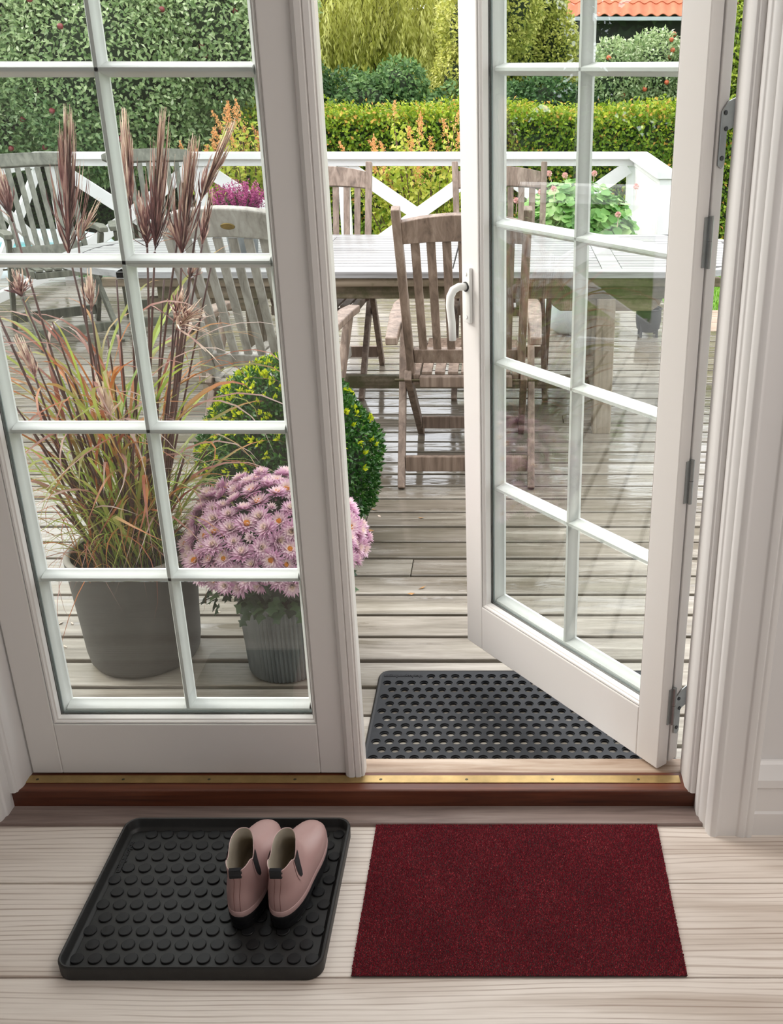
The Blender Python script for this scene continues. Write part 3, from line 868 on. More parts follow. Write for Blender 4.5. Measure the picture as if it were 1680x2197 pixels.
# ================================================================ rubber ring mat outside the door
MX0, MX1, MY0, MY1 = -0.343, 0.418, 1.985, 2.440
rm = thing('rubber_mat', 'dark grey rubber ring mat with round drainage holes on the deck outside', 'doormat', ((MX0 + MX1) / 2, (MY0 + MY1) / 2, DK))
mcx, mcy = (MX0 + MX1) / 2, (MY0 + MY1) / 2
mb = MB(); zt, zb_ = 0.0088, 0.0
px_, py_, hr = 0.0333, 0.0330, 0.0118
nrow = 13; ytop = 2.4072
fx0, fx1 = MX0 + 0.010, MX1 - 0.010
nh = 16
circ = [(math.cos(2 * math.pi * (k + .5) / nh), math.sin(2 * math.pi * (k + .5) / nh)) for k in range(nh)]
def sq(c, s, hx_, hy_):
    f = 1 / max(abs(c) / hx_, abs(s) / hy_); return c * f, s * f
hole_rows = []
for r_ in range(nrow):
    yc = ytop - r_ * py_
    x_ = (-0.3155 if r_ % 2 else -0.2985)
    xs_ = []
    while x_ < MX1 - 0.022:
        if x_ > MX0 + .018 and not (r_ == 0 and x_ < -0.21): xs_.append(x_)
        x_ += px_
    hole_rows.append((yc, xs_))
def quad(mb, x0, x1, y0, y1, z): mb.add([(x0, y0, z), (x1, y0, z), (x1, y1, z), (x0, y1, z)], [(0, 1, 2, 3)])
for yc, xs_ in hole_rows:
    for x_ in xs_:
        X, Y = x_ - mcx, yc - mcy
        outer = [(X + a, Y + b, zt) for a, b in (sq(c, s, px_ / 2, py_ / 2) for c, s in circ)]
        # true corners keep the cell square
        lo = [(X + c * hr, Y + s * hr, zt) for c, s in circ]
        l1 = [(X + c * hr * .985, Y + s * hr * .985, zt - .0008) for c, s in circ]
        l2 = [(X + c * hr * .985, Y + s * hr * .985, zt * .55) for c, s in circ]
        l3 = [(X + c * hr * .80, Y + s * hr * .80, zt * .5) for c, s in circ]
        l4 = [(X + c * hr * .80, Y + s * hr * .80, zb_) for c, s in circ]
        loft(mb, [outer, lo, l1, l2, l3, l4])
        # corner triangles
        for sx_ in (-1, 1):
            for sy_ in (-1, 1):
                cor = (X + sx_ * px_ / 2, Y + sy_ * py_ / 2, zt)
                cand = sorted(outer, key=lambda p: (p[0] - cor[0]) ** 2 + (p[1] - cor[1]) ** 2)[:2]
                mb.add([cor, cand[0], cand[1]], [(0, 1, 2)])
    xa, xb = xs_[0] - px_ / 2 - mcx, xs_[-1] + px_ / 2 - mcx
    quad(mb, fx0 - mcx, xa, yc - py_ / 2 - mcy, yc + py_ / 2 - mcy, zt)
    quad(mb, xb, fx1 - mcx, yc - py_ / 2 - mcy, yc + py_ / 2 - mcy, zt)
ya, yb_ = ytop - (nrow - .5) * py_, ytop + .5 * py_
fy0, fy1 = MY0 + 0.010, MY1 - 0.010
quad(mb, fx0 - mcx, fx1 - mcx, fy0 - mcy, ya - mcy, zt); quad(mb, fx0 - mcx, fx1 - mcx, yb_ - mcy, fy1 - mcy, zt)
mb.build('ring_sheet', M['grey_rubber'], rm, smooth=30)
hx, hy = (MX1 - MX0) / 2, (MY1 - MY0) / 2
rr_ = lambda d, z, r: [(x, y, z) for x, y in rrect(-hx + d, hx - d, -hy + d, hy - d, max(r - d, .002))]
mb = loft(MB(), [rr_(0, 0, .032), rr_(0.0004, .004, .032), rr_(.004, .0095, .032), rr_(.0055, .0105, .032), rr_(.007, .0098, .032), rr_(.0105, .0089, .032), rr_(.0112, .0086, .032)])
mb.build('rim', M['black_rubber'], rm, smooth=40)
tm = text_mesh('tica/copenhagen', 0.0162, 0.0008, M['elastic'], 'lettering')
inst('lettering', tm, rm, (-0.222 - mcx, 2.4125 - mcy, zt + .0005), (0, 0, R(180)))

# ================================================================ white deck railing with X braces
rl = thing('deck_railing', 'white timber deck railing with X braces and a wide handrail', 'railing', (-1.1, 7.45, DK), kind='thing')
off = Vector((-1.1, 7.45, DK))
def rb(name, f, bevel=0.004):
    m_ = MB(); f(m_); m_.v = [tuple(Vector(p) - off) for p in m_.v]
    return m_.build(name, M['rail_paint'], rl, bevel=bevel)
XR, XL, YB = 1.02, -3.50, 8.20
posts = [-3.43, -2.325, -1.22, -0.112, 0.985]
ZR0, ZR1, ZF, ZB0, ZB1 = 0.848, 0.894, 0.797, -0.01, 0.06
rb('handrail', lambda m: m.box(XL - .07, XR + .075, YB - .075, YB + .065, ZR0, ZR1))
rb('fascia', lambda m: m.box(XL, XR + .03, YB - .03, YB - .005, ZF, ZR0 - .002))
rb('bottom_rail', lambda m: m.box(XL, XR, YB - .03, YB + .01, ZB0, ZB1))
for x in posts:
    rb('post', lambda m: m.box(x - .04, x + .04, YB - .005, YB + .075, -0.42, ZR0 - .002))
for xa, xb in zip(posts[:-1], posts[1:]):
    xa += .04; xb -= .04
    rb('brace', lambda m: m.bar((xa, YB - .018, ZB1 + .03), (xb, YB - .018, ZF - .01), .095, .022, (0, 0, 1)), .002)
    rb('brace', lambda m: m.bar((xa, YB + .006, ZF - .01), (xb, YB + .006, ZB1 + .03), .095, .022, (0, 0, 1)), .002)
# right return, towards the house
rb('handrail', lambda m: m.add([(XR - .075, YB - .076, ZR0), (XR + .075, YB - .076, ZR0), (XR + .045, 6.62, ZR0), (XR - .075, 6.62, ZR0)] + [(XR - .075, YB - .076, ZR1), (XR + .075, YB - .076, ZR1), (XR + .045, 6.62, ZR1), (XR - .075, 6.62, ZR1)], [(3, 2, 1, 0), (4, 5, 6, 7), (0, 1, 5, 4), (1, 2, 6, 5), (2, 3, 7, 6), (3, 0, 4, 7)]))
rb('fascia', lambda m: m.box(XR - .035, XR - .012, 6.65, YB - .035, ZF, ZR0 - .002))
rb('post', lambda m: m.box(XR - .055, XR + .035, 6.635, 6.725, 0.115, ZR0 - .002))
for k in range(5):
    rb('panel_board', lambda m: m.box(XR - .030, XR - .012, 6.73 + .284 * k, 6.73 + .284 * (k + 1) - .006, 0.10, ZF - .003), .002)
# left return along the deck edge
YL = 2.30
rb('handrail', lambda m: m.box(XL - .075, XL + .065, YL - .05, YB - .076, ZR0, ZR1))
rb('fascia', lambda m: m.box(XL + .012, XL + .034, YL, YB - .035, ZF, ZR0 - .002))
rb('bottom_rail', lambda m: m.box(XL, XL + .04, YL, YB - .035, ZB0, ZB1))
lp = [YB - .02] + [YB - .02 - 1.17 * k for k in range(1, 6)]
for y_ in lp[1:]: rb('post', lambda m: m.box(XL - .05, XL + .005, y_ - .04, y_ + .04, -0.42, ZR0 - .002))
for a, c in zip(lp[:-1], lp[1:]):
    rb('brace', lambda m: m.bar((XL + .018, a - .04, ZB1 + .03), (XL + .018, c + .04, ZF - .01), .022, .095, (1, 0, 0)), .002)
    rb('brace', lambda m: m.bar((XL - .008, a - .04, ZF - .01), (XL - .008, c + .04, ZB1 + .03), .022, .095, (1, 0, 0)), .002)

# ================================================================ slatted teak table
TZ = 0.68
tb = thing('garden_table', 'long weathered grey teak table with slatted top and rounded ends', 'table', (-0.4, 4.95, DK))
off_t = Vector((-0.4, 4.95, DK))
def tp(name, f, mat, bevel=0.002, **kw):
    m_ = MB(); f(m_); m_.v = [tuple(Vector(p) - off_t) for p in m_.v]
    return m_.build(name, mat, tb, bevel=bevel, **kw)
YN, YF = 4.415, 5.485; yc_ = (YN + YF) / 2; hh = (YF - YN) / 2
XLt, XRt, AL = -2.07, 1.30, 0.48
def endx(y, inset=0.0, side=-1):
    t = min(abs(y - yc_) / (hh - inset * .0), 1)
    base = AL * (1 - t ** 2.6)
    return (XLt + AL - base + inset) if side < 0 else (XRt - AL + base - inset)
RW = 0.075
# near and far edge boards, curved end boards
for y0, y1 in ((YN, YN + RW), (YF - RW, YF)):
    tp('edge_board', lambda m: m.box(XLt + AL - .06, XRt - AL + .06, y0, y1, TZ - .028, TZ), M['table_top'])
for side in (-1, 1):
    def endb(m):
        N_ = 24
        ys_ = [YN + (YF - YN) * (0.5 - 0.5 * math.cos(math.pi * k / N_)) for k in range(N_ + 1)]
        o_ = [(endx(y, 0, side) , y) for y in ys_]
        i_ = [(endx(yc_ + (y - yc_) * (hh - RW) / hh, RW * 1.2, side), yc_ + (y - yc_) * (hh - RW) / hh) for y in ys_]
        xe = (XLt + AL - .06) if side < 0 else (XRt - AL + .06)
        o_ = [(xe, YN)] + o_ + [(xe, YF)]; i_ = [(xe, YN + RW)] + i_ + [(xe, YF - RW)]
        n_ = len(o_)
        vs = [(x, y, z) for z in (TZ - .028, TZ) for (x, y) in o_] + [(x, y, z) for z in (TZ - .028, TZ) for (x, y) in i_]
        fs = []
        for k in range(n_ - 1):
            fs += [(k, k + 1, n_ + k + 1, n_ + k), (2 * n_ + k, 3 * n_ + k, 3 * n_ + k + 1, 2 * n_ + k + 1), (n_ + k, n_ + k + 1, 3 * n_ + k + 1, 3 * n_ + k), (k, 2 * n_ + k, 2 * n_ + k + 1, k + 1)]
        m.add(vs, fs)
    tp('end_board', endb, M['table_top'], 0)
cross = [(-0.90, 0.085), (0.47, 0.085)]
for x, w_ in cross:
    tp('cross_board', lambda m: m.box(x - w_ / 2, x + w_ / 2, YN + RW + .002, YF - RW - .002, TZ - .028, TZ), M['table_top'])
nsl = 13; pit = (YF - YN - 2 * RW) / nsl
for k in range(nsl):
    y0 = YN + RW + k * pit + .0060; y1 = YN + RW + (k + 1) * pit - .0060
    ym = y0 if abs(y0 - yc_) > abs(y1 - yc_) else y1
    segs = [(endx(yc_ + (ym - yc_) * hh / (hh - .0), RW * 1.2 + .004, -1), -0.90 - .0445), (-0.90 + .0445, -0.222), (-0.216, 0.47 - .0445), (0.47 + .0445, endx(ym, RW * 1.2 + .004, 1))]
    for a, c in segs:
        tp('slat', lambda m: m.box(a, c, y0, y1, TZ - .026, TZ - .001), M['table_top'])
# edge trim under the top, apron, legs, stretchers
tp('apron', lambda m: m.box(-1.5, 0.70, YN + .05, YN + .085, 0.555, TZ - .028), M['table_under'], .004)
tp('apron', lambda m: m.box(-1.5, 0.70, YF - .085, YF - .05, 0.555, TZ - .028), M['table_under'], .004)
tp('edge_rail', lambda m: m.box(-1.72, 0.93, YN + .012, YN + .045, TZ - .066, TZ - .028), M['table_under'], .004)
for x in (-1.5, 0.66):
    tp('apron', lambda m: m.box(x, x + .04, YN + .087, YF - .087, 0.555, TZ - .028), M['table_under'], .004)
for x in (-1.31, 0.448):
    for y_ in (4.505, 5.40):
        tp('leg', lambda m: m.box(x - .042, x + .042, y_ - .042, y_ + .042, DK, 0.555), M['table_leg'], .005)
    tp('foot_rail', lambda m: m.box(x - .03, x + .03, 4.548, 5.357, 0.01, 0.075), M['table_under'], .004)
    # shaped bracket under the apron
    s_ = 1 if x > 0 else -1
    prof_ = [(x - .2, .50), (x + .2, .50), (x + .235, .525), (x + .245, .555), (x - .245, .555), (x - .235, .525)]
    tp('bracket', lambda m: m.prism(prof_, lambda p: (p[0], 4.475, p[1]), lambda p: (p[0], 4.535, p[1])), M['table_under'], .003)
tp('stretcher', lambda m: m.box(-1.28, 0.418, 4.925, 4.965, 0.015, 0.078), M['table_under'], .004)

# ================================================================ folding teak armchairs
def make_chair(style, wm):
    root = thing('folding_armchair')
    w_ = M[wm]
    def bx(name, f, bevel=.004, **kw):
        m_ = MB(); f(m_); return m_.build(name, w_, root, bevel=bevel, **kw)
    bot, top = Vector((0, -.165, .395)), {'post': Vector((0, -.375, 1.085)), 'crest': Vector((0, -.39, 1.02)), 'cap': Vector((0, -.45, 1.0))}[style]
    ar, th_c = {'post': (0, 0), 'crest': (.038, .030), 'cap': (.012, .006)}[style]
    back = lambda t: bot + (top - bot) * t
    for s in (-1, 1):
        bx('stile', lambda m: m.bar((s * .216, bot.y, bot.z), (s * .236, top.y, top.z), .030, .046, (1, 0, 0), w1=.032, h1=.042))
    nb = (top - bot).normalized(); nf = Vector((0, nb.z, -nb.y))          # nf: forward normal of the back
    def panel(poly, th):
        """poly in (x, t along back in metres), thickness th centred on the back plane"""
        return MB().prism(poly, lambda p: (p[0], (bot + nb * p[1] - nf * th / 2).y, (bot + nb * p[1] - nf * th / 2).z), lambda p: (p[0], (bot + nb * p[1] + nf * th / 2).y, (bot + nb * p[1] + nf * th / 2).z))
    Lb = (top - bot).length
    N_ = 14
    if style == 'post':
        xs_ = [-.219 + .438 * k / N_ for k in range(N_ + 1)]
        up_ = [(x, Lb - .040 + .028 * (1 - (x / .219) ** 2) - .010) for x in xs_]
        lo_ = [(x, Lb - .135 + .012 * (1 - (x / .219) ** 2)) for x in xs_]
        panel(up_ + lo_[::-1], .028).build('top_rail', w_, root, bevel=.003)
        sl_top = Lb - .128
    else:
        hwc = .258 if style == 'crest' else .285
        xs_ = [-hwc + 2 * hwc * k / N_ for k in range(N_ + 1)]
        up_ = [(x, Lb + .050 + ar * (1 - (x / hwc) ** 2) - .022 * (abs(x) / hwc) ** 10) for x in xs_]
        lo_ = [(x, Lb - (.052 if style == 'crest' else .030) + th_c * (1 - (x / hwc) ** 2) + (.012 if style == 'crest' else .026) * (abs(x) / hwc) ** 10) for x in xs_]
        panel(up_ + lo_[::-1], .030).build('top_rail', w_, root, bevel=.006)
        sl_top = Lb - .030
    panel([(-.203, .085), (.203, .085), (.203, .145), (-.203, .145)], .026).build('lower_rail', w_, root, bevel=.003)
    ns = 7
    for k in range(ns):
        x = -.165 + .33 * k / (ns - 1)
        fl_ = 1.05
        panel([(x - .0155, .140), (x + .0155, .140), (x * fl_ + .0165, sl_top), (x * fl_ - .0165, sl_top)], .012).build('slat', w_, root, bevel=.002)
    # seat
    zr, zf = .425, .452
    for s in (-1, 1):
        bx('seat_rail', lambda m: m.bar((s * .196, -.205, zr - .018), (s * .196, .255, zf - .018), .026, .045, (1, 0, 0)))
    bx('seat_front_rail', lambda m: m.box(-.183, .183, .222, .262, zf - .045, zf - .008))
    bx('seat_back_rail', lambda m: m.box(-.183, .183, -.225, -.188, zr - .045, zr - .002))
    for k in range(7):
        x = -.156 + .312 * k / 6
        bx('seat_slat', lambda m: m.bar((x, -.187, zr + .003), (x, .262, zf + .003), .040, .013, (1, 0, 0)), .002)
    # arms: gently bowed, wide
    for s in (-1, 1):
        pts = [(s * .267, -.405, .610), (s * .270, -.27, .622), (s * .272, -.12, .640), (s * .270, .03, .648), (s * .268, .14, .642)]
        m_ = MB()
        for a, c, wa, wb in zip(pts[:-1], pts[1:], (.050, .050, .054, .058), (.050, .054, .058, .050)):
            pass
        lp_ = []
        for (x, y, z), ww in zip(pts, (.046, .050, .056, .060, .048)):
            lp_.append([(x - ww / 2, y, z - .015), (x + ww / 2, y, z - .015), (x + ww / 2, y, z + .015), (x - ww / 2, y, z + .015)])
        loft(m_, lp_, True, True); m_.build('arm', w_, root, bevel=.005, limit=50)
    for s in (-1, 1):
        bx('leg', lambda m: m.bar((s * .258, -.352, 0), (s * .262, .075, .626), .028, .044, (1, 0, 0)))
        bx('leg', lambda m: m.bar((s * .229, .352, 0), (s * .229, -.215, .428), .028, .044, (1, 0, 0)))
    bx('stretcher', lambda m: m.box(-.243, .243, -.305, -.283, .055, .118), .003)
    bx('stretcher', lambda m: m.box(-.214, .214, .232, .252, .055, .110), .003)
    pv = MB()
    for s in (-1, 1): pv.tube([(s * .180, -.205, .405), (s * .282, -.205, .405)], .006, 8)
    pv.build('pivot_bolt', M['screw'], root)
    return root
def dup_chair(src, loc, rz, label):
    c = src.copy(); COL.objects.link(c); c.location = loc; c.rotation_euler = (0, 0, rz)
    for ch in list(src.children):
        d = ch.copy(); COL.objects.link(d); d.parent = c
    return c
ch_front = make_chair('post', 'teak_brown')
ch_front.location = (-0.148, 4.150, DK)
tag(ch_front, 'brown teak armchair with square back posts, back to us before the open door', 'chair', 'folding teak armchairs round the table')
def retint(root, mat):
    seen = {}
    for c in root.children:
        if c.name.startswith('pivot'): continue
        if c.data.name not in seen:
            me = c.data.copy(); me.materials.clear(); me.materials.append(M[mat]); seen[c.data.name] = me
        c.data = seen[c.data.name]
G_ = 'folding teak armchairs round the table'
far1 = dup_chair(ch_front, (-0.945, 5.335, DK), R(180), 1)
retint(far1, 'teak_brown'); tag(far1, 'teak armchair at the far table side, right beside the lantern', 'chair', G_)
far2 = dup_chair(far1, (-0.020, 5.335, DK), R(180), 1)
tag(far2, 'teak armchair at the far table side, in front of the geranium', 'chair', G_)
ch_left = make_chair('crest', 'teak_grey')
ch_left.location = (-0.893, 4.075, DK); ch_left.rotation_euler = (0, 0, R(-9))
tag(ch_left, 'pale grey teak armchair with brass oval on its arched crest, behind the grass pot', 'chair', G_)
pq = MB()
for k in range(1): pass
plq = MB()
bot_, top_ = Vector((0, -.165, .395)), Vector((0, -.39, 1.02)); nb_ = (top_ - bot_).normalized(); nf_ = Vector((0, nb_.z, -nb_.y))
cpl = bot_ + nb_ * ((top_ - bot_).length + .022) - nf_ * .0155
ov = [(.027 * math.cos(2 * math.pi * k / 28), .0125 * math.sin(2 * math.pi * k / 28)) for k in range(28)]
plq.prism(ov, lambda p: tuple(Vector((p[0], 0, 0)) + cpl + nb_ * p[1]), lambda p: tuple(Vector((p[0] * .9, 0, 0)) + cpl - nf_ * .002 + nb_ * p[1] * .86))
pl_o = plq.build('plaque', M['plaque_brass'], ch_left, smooth=30)
pl_o['label'] = 'oval brass plaque'
for c in ch_left.children:
    if c.name.split('.')[0] in ('arm', 'leg', 'stretcher'):
        c.data.materials.clear(); c.data.materials.append(M['teak_brown'])
ch_l2 = make_chair('cap', 'teak_mossy')
ch_l2.location = (-2.72, 6.36, DK); ch_l2.rotation_euler = (0, 0, R(214))
tag(ch_l2, 'mossy grey teak armchair turned aside in the far left deck corner', 'chair', G_)
ch_l3 = dup_chair(ch_l2, (-2.17, 6.66, DK), R(200), 1)
tag(ch_l3, 'mossy grey teak armchair by the back railing, right of the corner one', 'chair', G_)
# ================================================================ potted plants by the door
rng = np.random.default_rng(11)
def at(px, py, Y):
    """world point on the plane y = Y seen at a photo pixel (measuring aid)"""
    ph = math.atan((1098 - 147) / 2204.0); C_, S_ = math.cos(ph), math.sin(ph)
    a = (px - 1080) / 2204.0; b = -(py - 1098) / 2204.0
    d = (a, C_ + b * S_, -S_ + b * C_); t = Y / d[1]
    return np.array([d[0] * t, Y, 1.473 + d[2] * t])

# ---- big concrete pot
GX, GY = -1.022, 2.545
gp = thing('concrete_planter', 'large dark grey concrete pot standing left on the deck by the glass', 'planter', (GX, GY, DK))
H_ = 0.335
mb = MB().lathe([(0.0, 0), (.125, 0), (.142, .004), (.150, .018), (.155, .05), (.161, .15), (.168, .25), (.1725, .315), (.1730, H_ - .006)], 64)
mb.build('wall', M['concrete'], gp, smooth=50)
MB().lathe([(.1730, H_ - .006), (.1715, H_ - .001), (.166, H_), (.158, H_ - .001), (.1555, H_ - .006)], 64).build('rim', M['pot_rim'], gp, smooth=60)
MB().lathe([(.1555, H_ - .006), (.153, .26), (.15, .245)], 64).build('inner_wall', M['pot_inside'], gp, smooth=60)
MB().lathe([(.152, .255), (.08, .262), (0, .258)], 40).build('soil', M['soil'], gp, smooth=60)

# ---- silver grass in it
gr = thing('silver_grass', 'tall autumn silver grass with reddish plumes growing in the concrete pot', 'ornamental grass', (GX, GY, DK + .26))
g0 = np.array([GX, GY, DK + .26])
def stem_to(pt, r0=.0028, r1=.0018, bow=.03):
    """reed from the soil to a world point, bowed a little"""
    pt = np.asarray(pt) - g0
    d = pt[:2] * .16 + rng.normal(0, .022, 2)
    ln_ = np.linalg.norm(d)
    if ln_ > .10: d *= .10 / ln_
    p0 = np.array([d[0], d[1], -.01])
    pts = []
    sd = np.append(rng.normal(0, bow, 2), 0)
    for k in range(9):
        t = k / 8
        p = p0 * (1 - t) + pt * t + sd * (t * (1 - t)) + np.array([0, 0, .05]) * t * (1 - t)
        pts.append(tuple(p))
    m_ = MB().tube(pts, [r0 * 1.3 + (r1 - r0) * k / 8 for k in range(9)], 6)
    m_.build('stem', M['stem_dark'], gr, smooth='all')
    return np.array(pts[-1]) - np.array(pts[-2])
def ribbons(paths, widths, tints, names=None):
    """paths (n,k,3): flat tapering ribbons; returns V,F,T"""
    n, k, _ = paths.shape
    d = np.gradient(paths, axis=1); d /= np.maximum(np.linalg.norm(d, axis=2, keepdims=True), 1e-9)
    up = np.array([0.0, 0.0, 1.0]); s = np.cross(d, up[None, None]); s /= np.maximum(np.linalg.norm(s, axis=2, keepdims=True), 1e-6)
    s = s + rng.normal(0, .35, (n, 1, 3)); s -= d * (s * d).sum(2, keepdims=True); s /= np.linalg.norm(s, axis=2, keepdims=True)
    w_ = widths[..., None]
    A = paths - s * w_ / 2; B = paths + s * w_ / 2
    V = np.stack([A, B], 2).reshape(n, k * 2, 3)
    q = np.array([[2 * i, 2 * i + 1, 2 * i + 3, 2 * i + 2] for i in range(k - 1)])
    F = (np.arange(n)[:, None, None] * (2 * k) + q[None]).reshape(-1, 4)
    return V.reshape(-1, 3), F, np.repeat(tints, 2, axis=1).reshape(-1)
def plume(base, tip, n=34, spread=.030, curl=0.0, tight=1.0, tint0=0.0):
    base = np.asarray(base) - g0; tip = np.asarray(tip) - g0
    ax = tip - base; L = np.linalg.norm(ax); ax /= L
    u = np.cross(ax, [0.2, 1, 0.1]); u /= np.linalg.norm(u); v = np.cross(ax, u)
    k = 9; t = np.linspace(0, 1, k)
    st = .52 * rng.beta(1.0, 1.6, n); ln = np.minimum(rng.uniform(.30, .62, n), 1 - st)      # where a strand leaves the axis, and its length
    ln[:max(4, n // 8)] = (1 - st[:max(4, n // 8)]) * rng.uniform(.9, 1.0, max(4, n // 8))
    a = rng.uniform(0, 6.283, n); sp = rng.uniform(.15, 1, n) * (1 - st / .60) * spread * 2.1 * np.clip(1.3 - ln, .3, 1)
    prof = t * (1.25 - .35 * t) + .12 * np.sin(np.pi * t)
    off_ = (np.cos(a)[:, None, None] * u + np.sin(a)[:, None, None] * v) * (sp[:, None] * prof[None])[..., None] * (1 + curl * t[None, :, None])
    pth = base + ax * (L * (st[:, None] + ln[:, None] * t[None]))[..., None] + off_
    pth[..., 2] -= curl * .04 * (t ** 2)[None] * sp[:, None] / spread
    wd = (.0024 + .0026 * np.abs(np.sin(t * 34 + rng.uniform(0, 6, (n, 1))))) * (1 - .8 * t[None] ** 4)
    tn = np.clip(tint0 + t[None] * .75 * ln[:, None] + st[:, None] * .5 + rng.normal(0, .20, (n, 1)) + .22 * np.sin(t * 60 + rng.uniform(0, 6, (n, 1))), 0, 1) * np.ones((n, k))
    V1, F1, T1 = ribbons(pth, wd, tn)
    V2, F2, T2 = ribbons(pth + rng.normal(0, .0004, pth.shape), wd, tn)
    o = inst('plume', np_mesh('plume', np.concatenate([V1, V2]), np.concatenate([F1, F2 + len(V1)]), M['plume'], np.concatenate([T1, T2])), gr)
    o['kind'] = 'stuff'
PL = [((148, 545), (144, 222), 2.58, 60, .036, 0, .0), ((28, 478), (-18, 340), 2.60, 30, .024, 0, .0), ((280, 448), (267, 230), 2.66, 40, .018, 0, .3),
      ((332, 540), (352, 228), 2.52, 56, .028, 0, .1), ((390, 548), (418, 285), 2.56, 60, .027, 0, .2), ((430, 432), (506, 252), 2.60, 42, .017, 0, .35),
      ((434, 525), (452, 400), 2.66, 22, .014, 0, .1), ((316, 532), (306, 400), 2.62, 20, .045, 0, .0), ((48, 640), (34, 572), 2.45, 18, .030, .2, .1),
      ((196, 668), (192, 570), 2.46, 18, .016, 0, .35), ((378, 706), (436, 640), 2.40, 26, .040, .6, .45), ((372, 692), (400, 610), 2.40, 14, .032, .3, .2),
      ((76, 810), (36, 715), 2.42, 14, .016, 0, .4), ((408, 600), (420, 550), 2.6, 10, .02, 0, .2), ((236, 900), (205, 800), 2.36, 20, .022, .3, .7), ((168, 520), (215, 420), 2.56, 12, .018, .2, .5), ((380, 520), (352, 470), 2.56, 10, .02, .2, .5)]
for (bp, tp_, Y, n_, sp_, cu_, t0) in PL:
    b0 = at(bp[0], bp[1], Y); t0_ = at(tp_[0], tp_[1], Y + .02)
    stem_to(b0); plume(b0, t0_, int(n_ * 1.9), sp_ * 1.15, cu_, 1.0, t0)
for (px, py, Y) in ((112, 690, 2.5), (60, 740, 2.48), (5, 700, 2.46), (-20, 640, 2.5), (250, 600, 2.6), (300, 760, 2.62), (230, 720, 2.58), (410, 640, 2.62), (455, 560, 2.64), (352, 600, 2.64), (205, 760, 2.5), (140, 800, 2.44), (385, 820, 2.5), (270, 880, 2.5), (325, 700, 2.7), (25, 860, 2.42)):
    stem_to(at(px, py, Y), .0026, .0014)
# arching leaf blades: the long ones singly, the short base growth as one mass
def blade_paths(n, L0, L1, out0, out1, base_r, z0=0.0, stemfrac=0.35, droop=1.0):
    k = 12; t = np.linspace(0, 1, k)
    a = rng.uniform(0, 6.283, n); a0 = rng.uniform(0, 6.283, n); r0 = base_r * np.sqrt(rng.uniform(0, 1, n))
    L = rng.uniform(L0, L1, n); o_ = rng.uniform(out0, out1, n)
    el = rng.uniform(R(62), R(86), n)[:, None] - (o_[:, None] * droop) * (t[None] ** 1.6)      # elevation along the blade
    ds = (L / (k - 1))[:, None] * np.ones((n, k))
    hz = np.cumsum(np.cos(el) * ds, 1) - np.cos(el[:, :1]) * ds[:, :1]
    vz = np.cumsum(np.sin(el) * ds, 1) - np.sin(el[:, :1]) * ds[:, :1]
    tw = rng.normal(0, .35, n)[:, None] * t[None] ** 2
    X = (r0 * np.cos(a0))[:, None] + hz * np.cos(a[:, None] + tw); Yv = (r0 * np.sin(a0))[:, None] + hz * np.sin(a[:, None] + tw)
    st_ = rng.uniform(0, 1, n) * z0
    X += (np.cos(a) * st_ * .14)[:, None]; Yv += (np.sin(a) * st_ * .14)[:, None]
    Z = st_[:, None] + vz
    Z = np.maximum(Z, -.16)
    wd = (np.clip(rng.uniform(.0045, .0085, n), 0, 1))[:, None] * np.clip(np.sin(np.pi * (t[None] * .86 + .10)), .12, 1) * (1 - t[None] ** 6 * .9)
    hue = rng.uniform(0, .60, n)[:, None] + .40 * t[None] ** 1.4 + rng.normal(0, .02, (n, k))
    return np.stack([X, Yv, Z], 2), wd, np.clip(hue, 0, 1)
pa, wd, hu = blade_paths(190, .38, .68, 1.3, 2.7, .10, .46)
keep = pa[..., 1].min(1) > -(GY - 2.0)            # stays clear of the door glass
for i in range(len(pa)):
    if not keep[i]: continue
    V, F, T = ribbons(pa[i:i + 1], wd[i:i + 1] * 1.35, hu[i:i + 1])
    inst('leaf_blade', np_mesh('leaf_blade', V, F, M['grass_blade'], T, True), gr)
for k in range(30):
    a = rng.uniform(0, 6.283); r1 = rng.uniform(.06, .24)
    stem_to(g0 + np.array([r1 * math.cos(a), r1 * math.sin(a) * .8, rng.uniform(.22, .50)]), .0030, .0020)
pa, wd, hu = blade_paths(300, .22, .52, .5, 2.5, .11, .10)
ok_ = (pa[..., 1] + GY).min(1) > 1.95
hu = np.clip(hu * .70 - .06, 0, 1)
V, F, T = ribbons(pa[ok_], wd[ok_] * .60, hu[ok_])
o = inst('base_growth', np_mesh('base_growth', V, F, M['grass_blade'], T, True), gr); o['kind'] = 'stuff'
pa, wd, hu = blade_paths(60, .40, .66, 2.4, 3.7, .15, .02)
ok_ = (pa[..., 1] + GY).min(1) > 1.95
V, F, T = ribbons(pa[ok_], wd[ok_] * .45, np.clip(hu[ok_] * .4 + .45, 0, 1))
o = inst('hanging_growth', np_mesh('hanging_growth', V, F, M['grass_blade'], T, True), gr); o['kind'] = 'stuff'

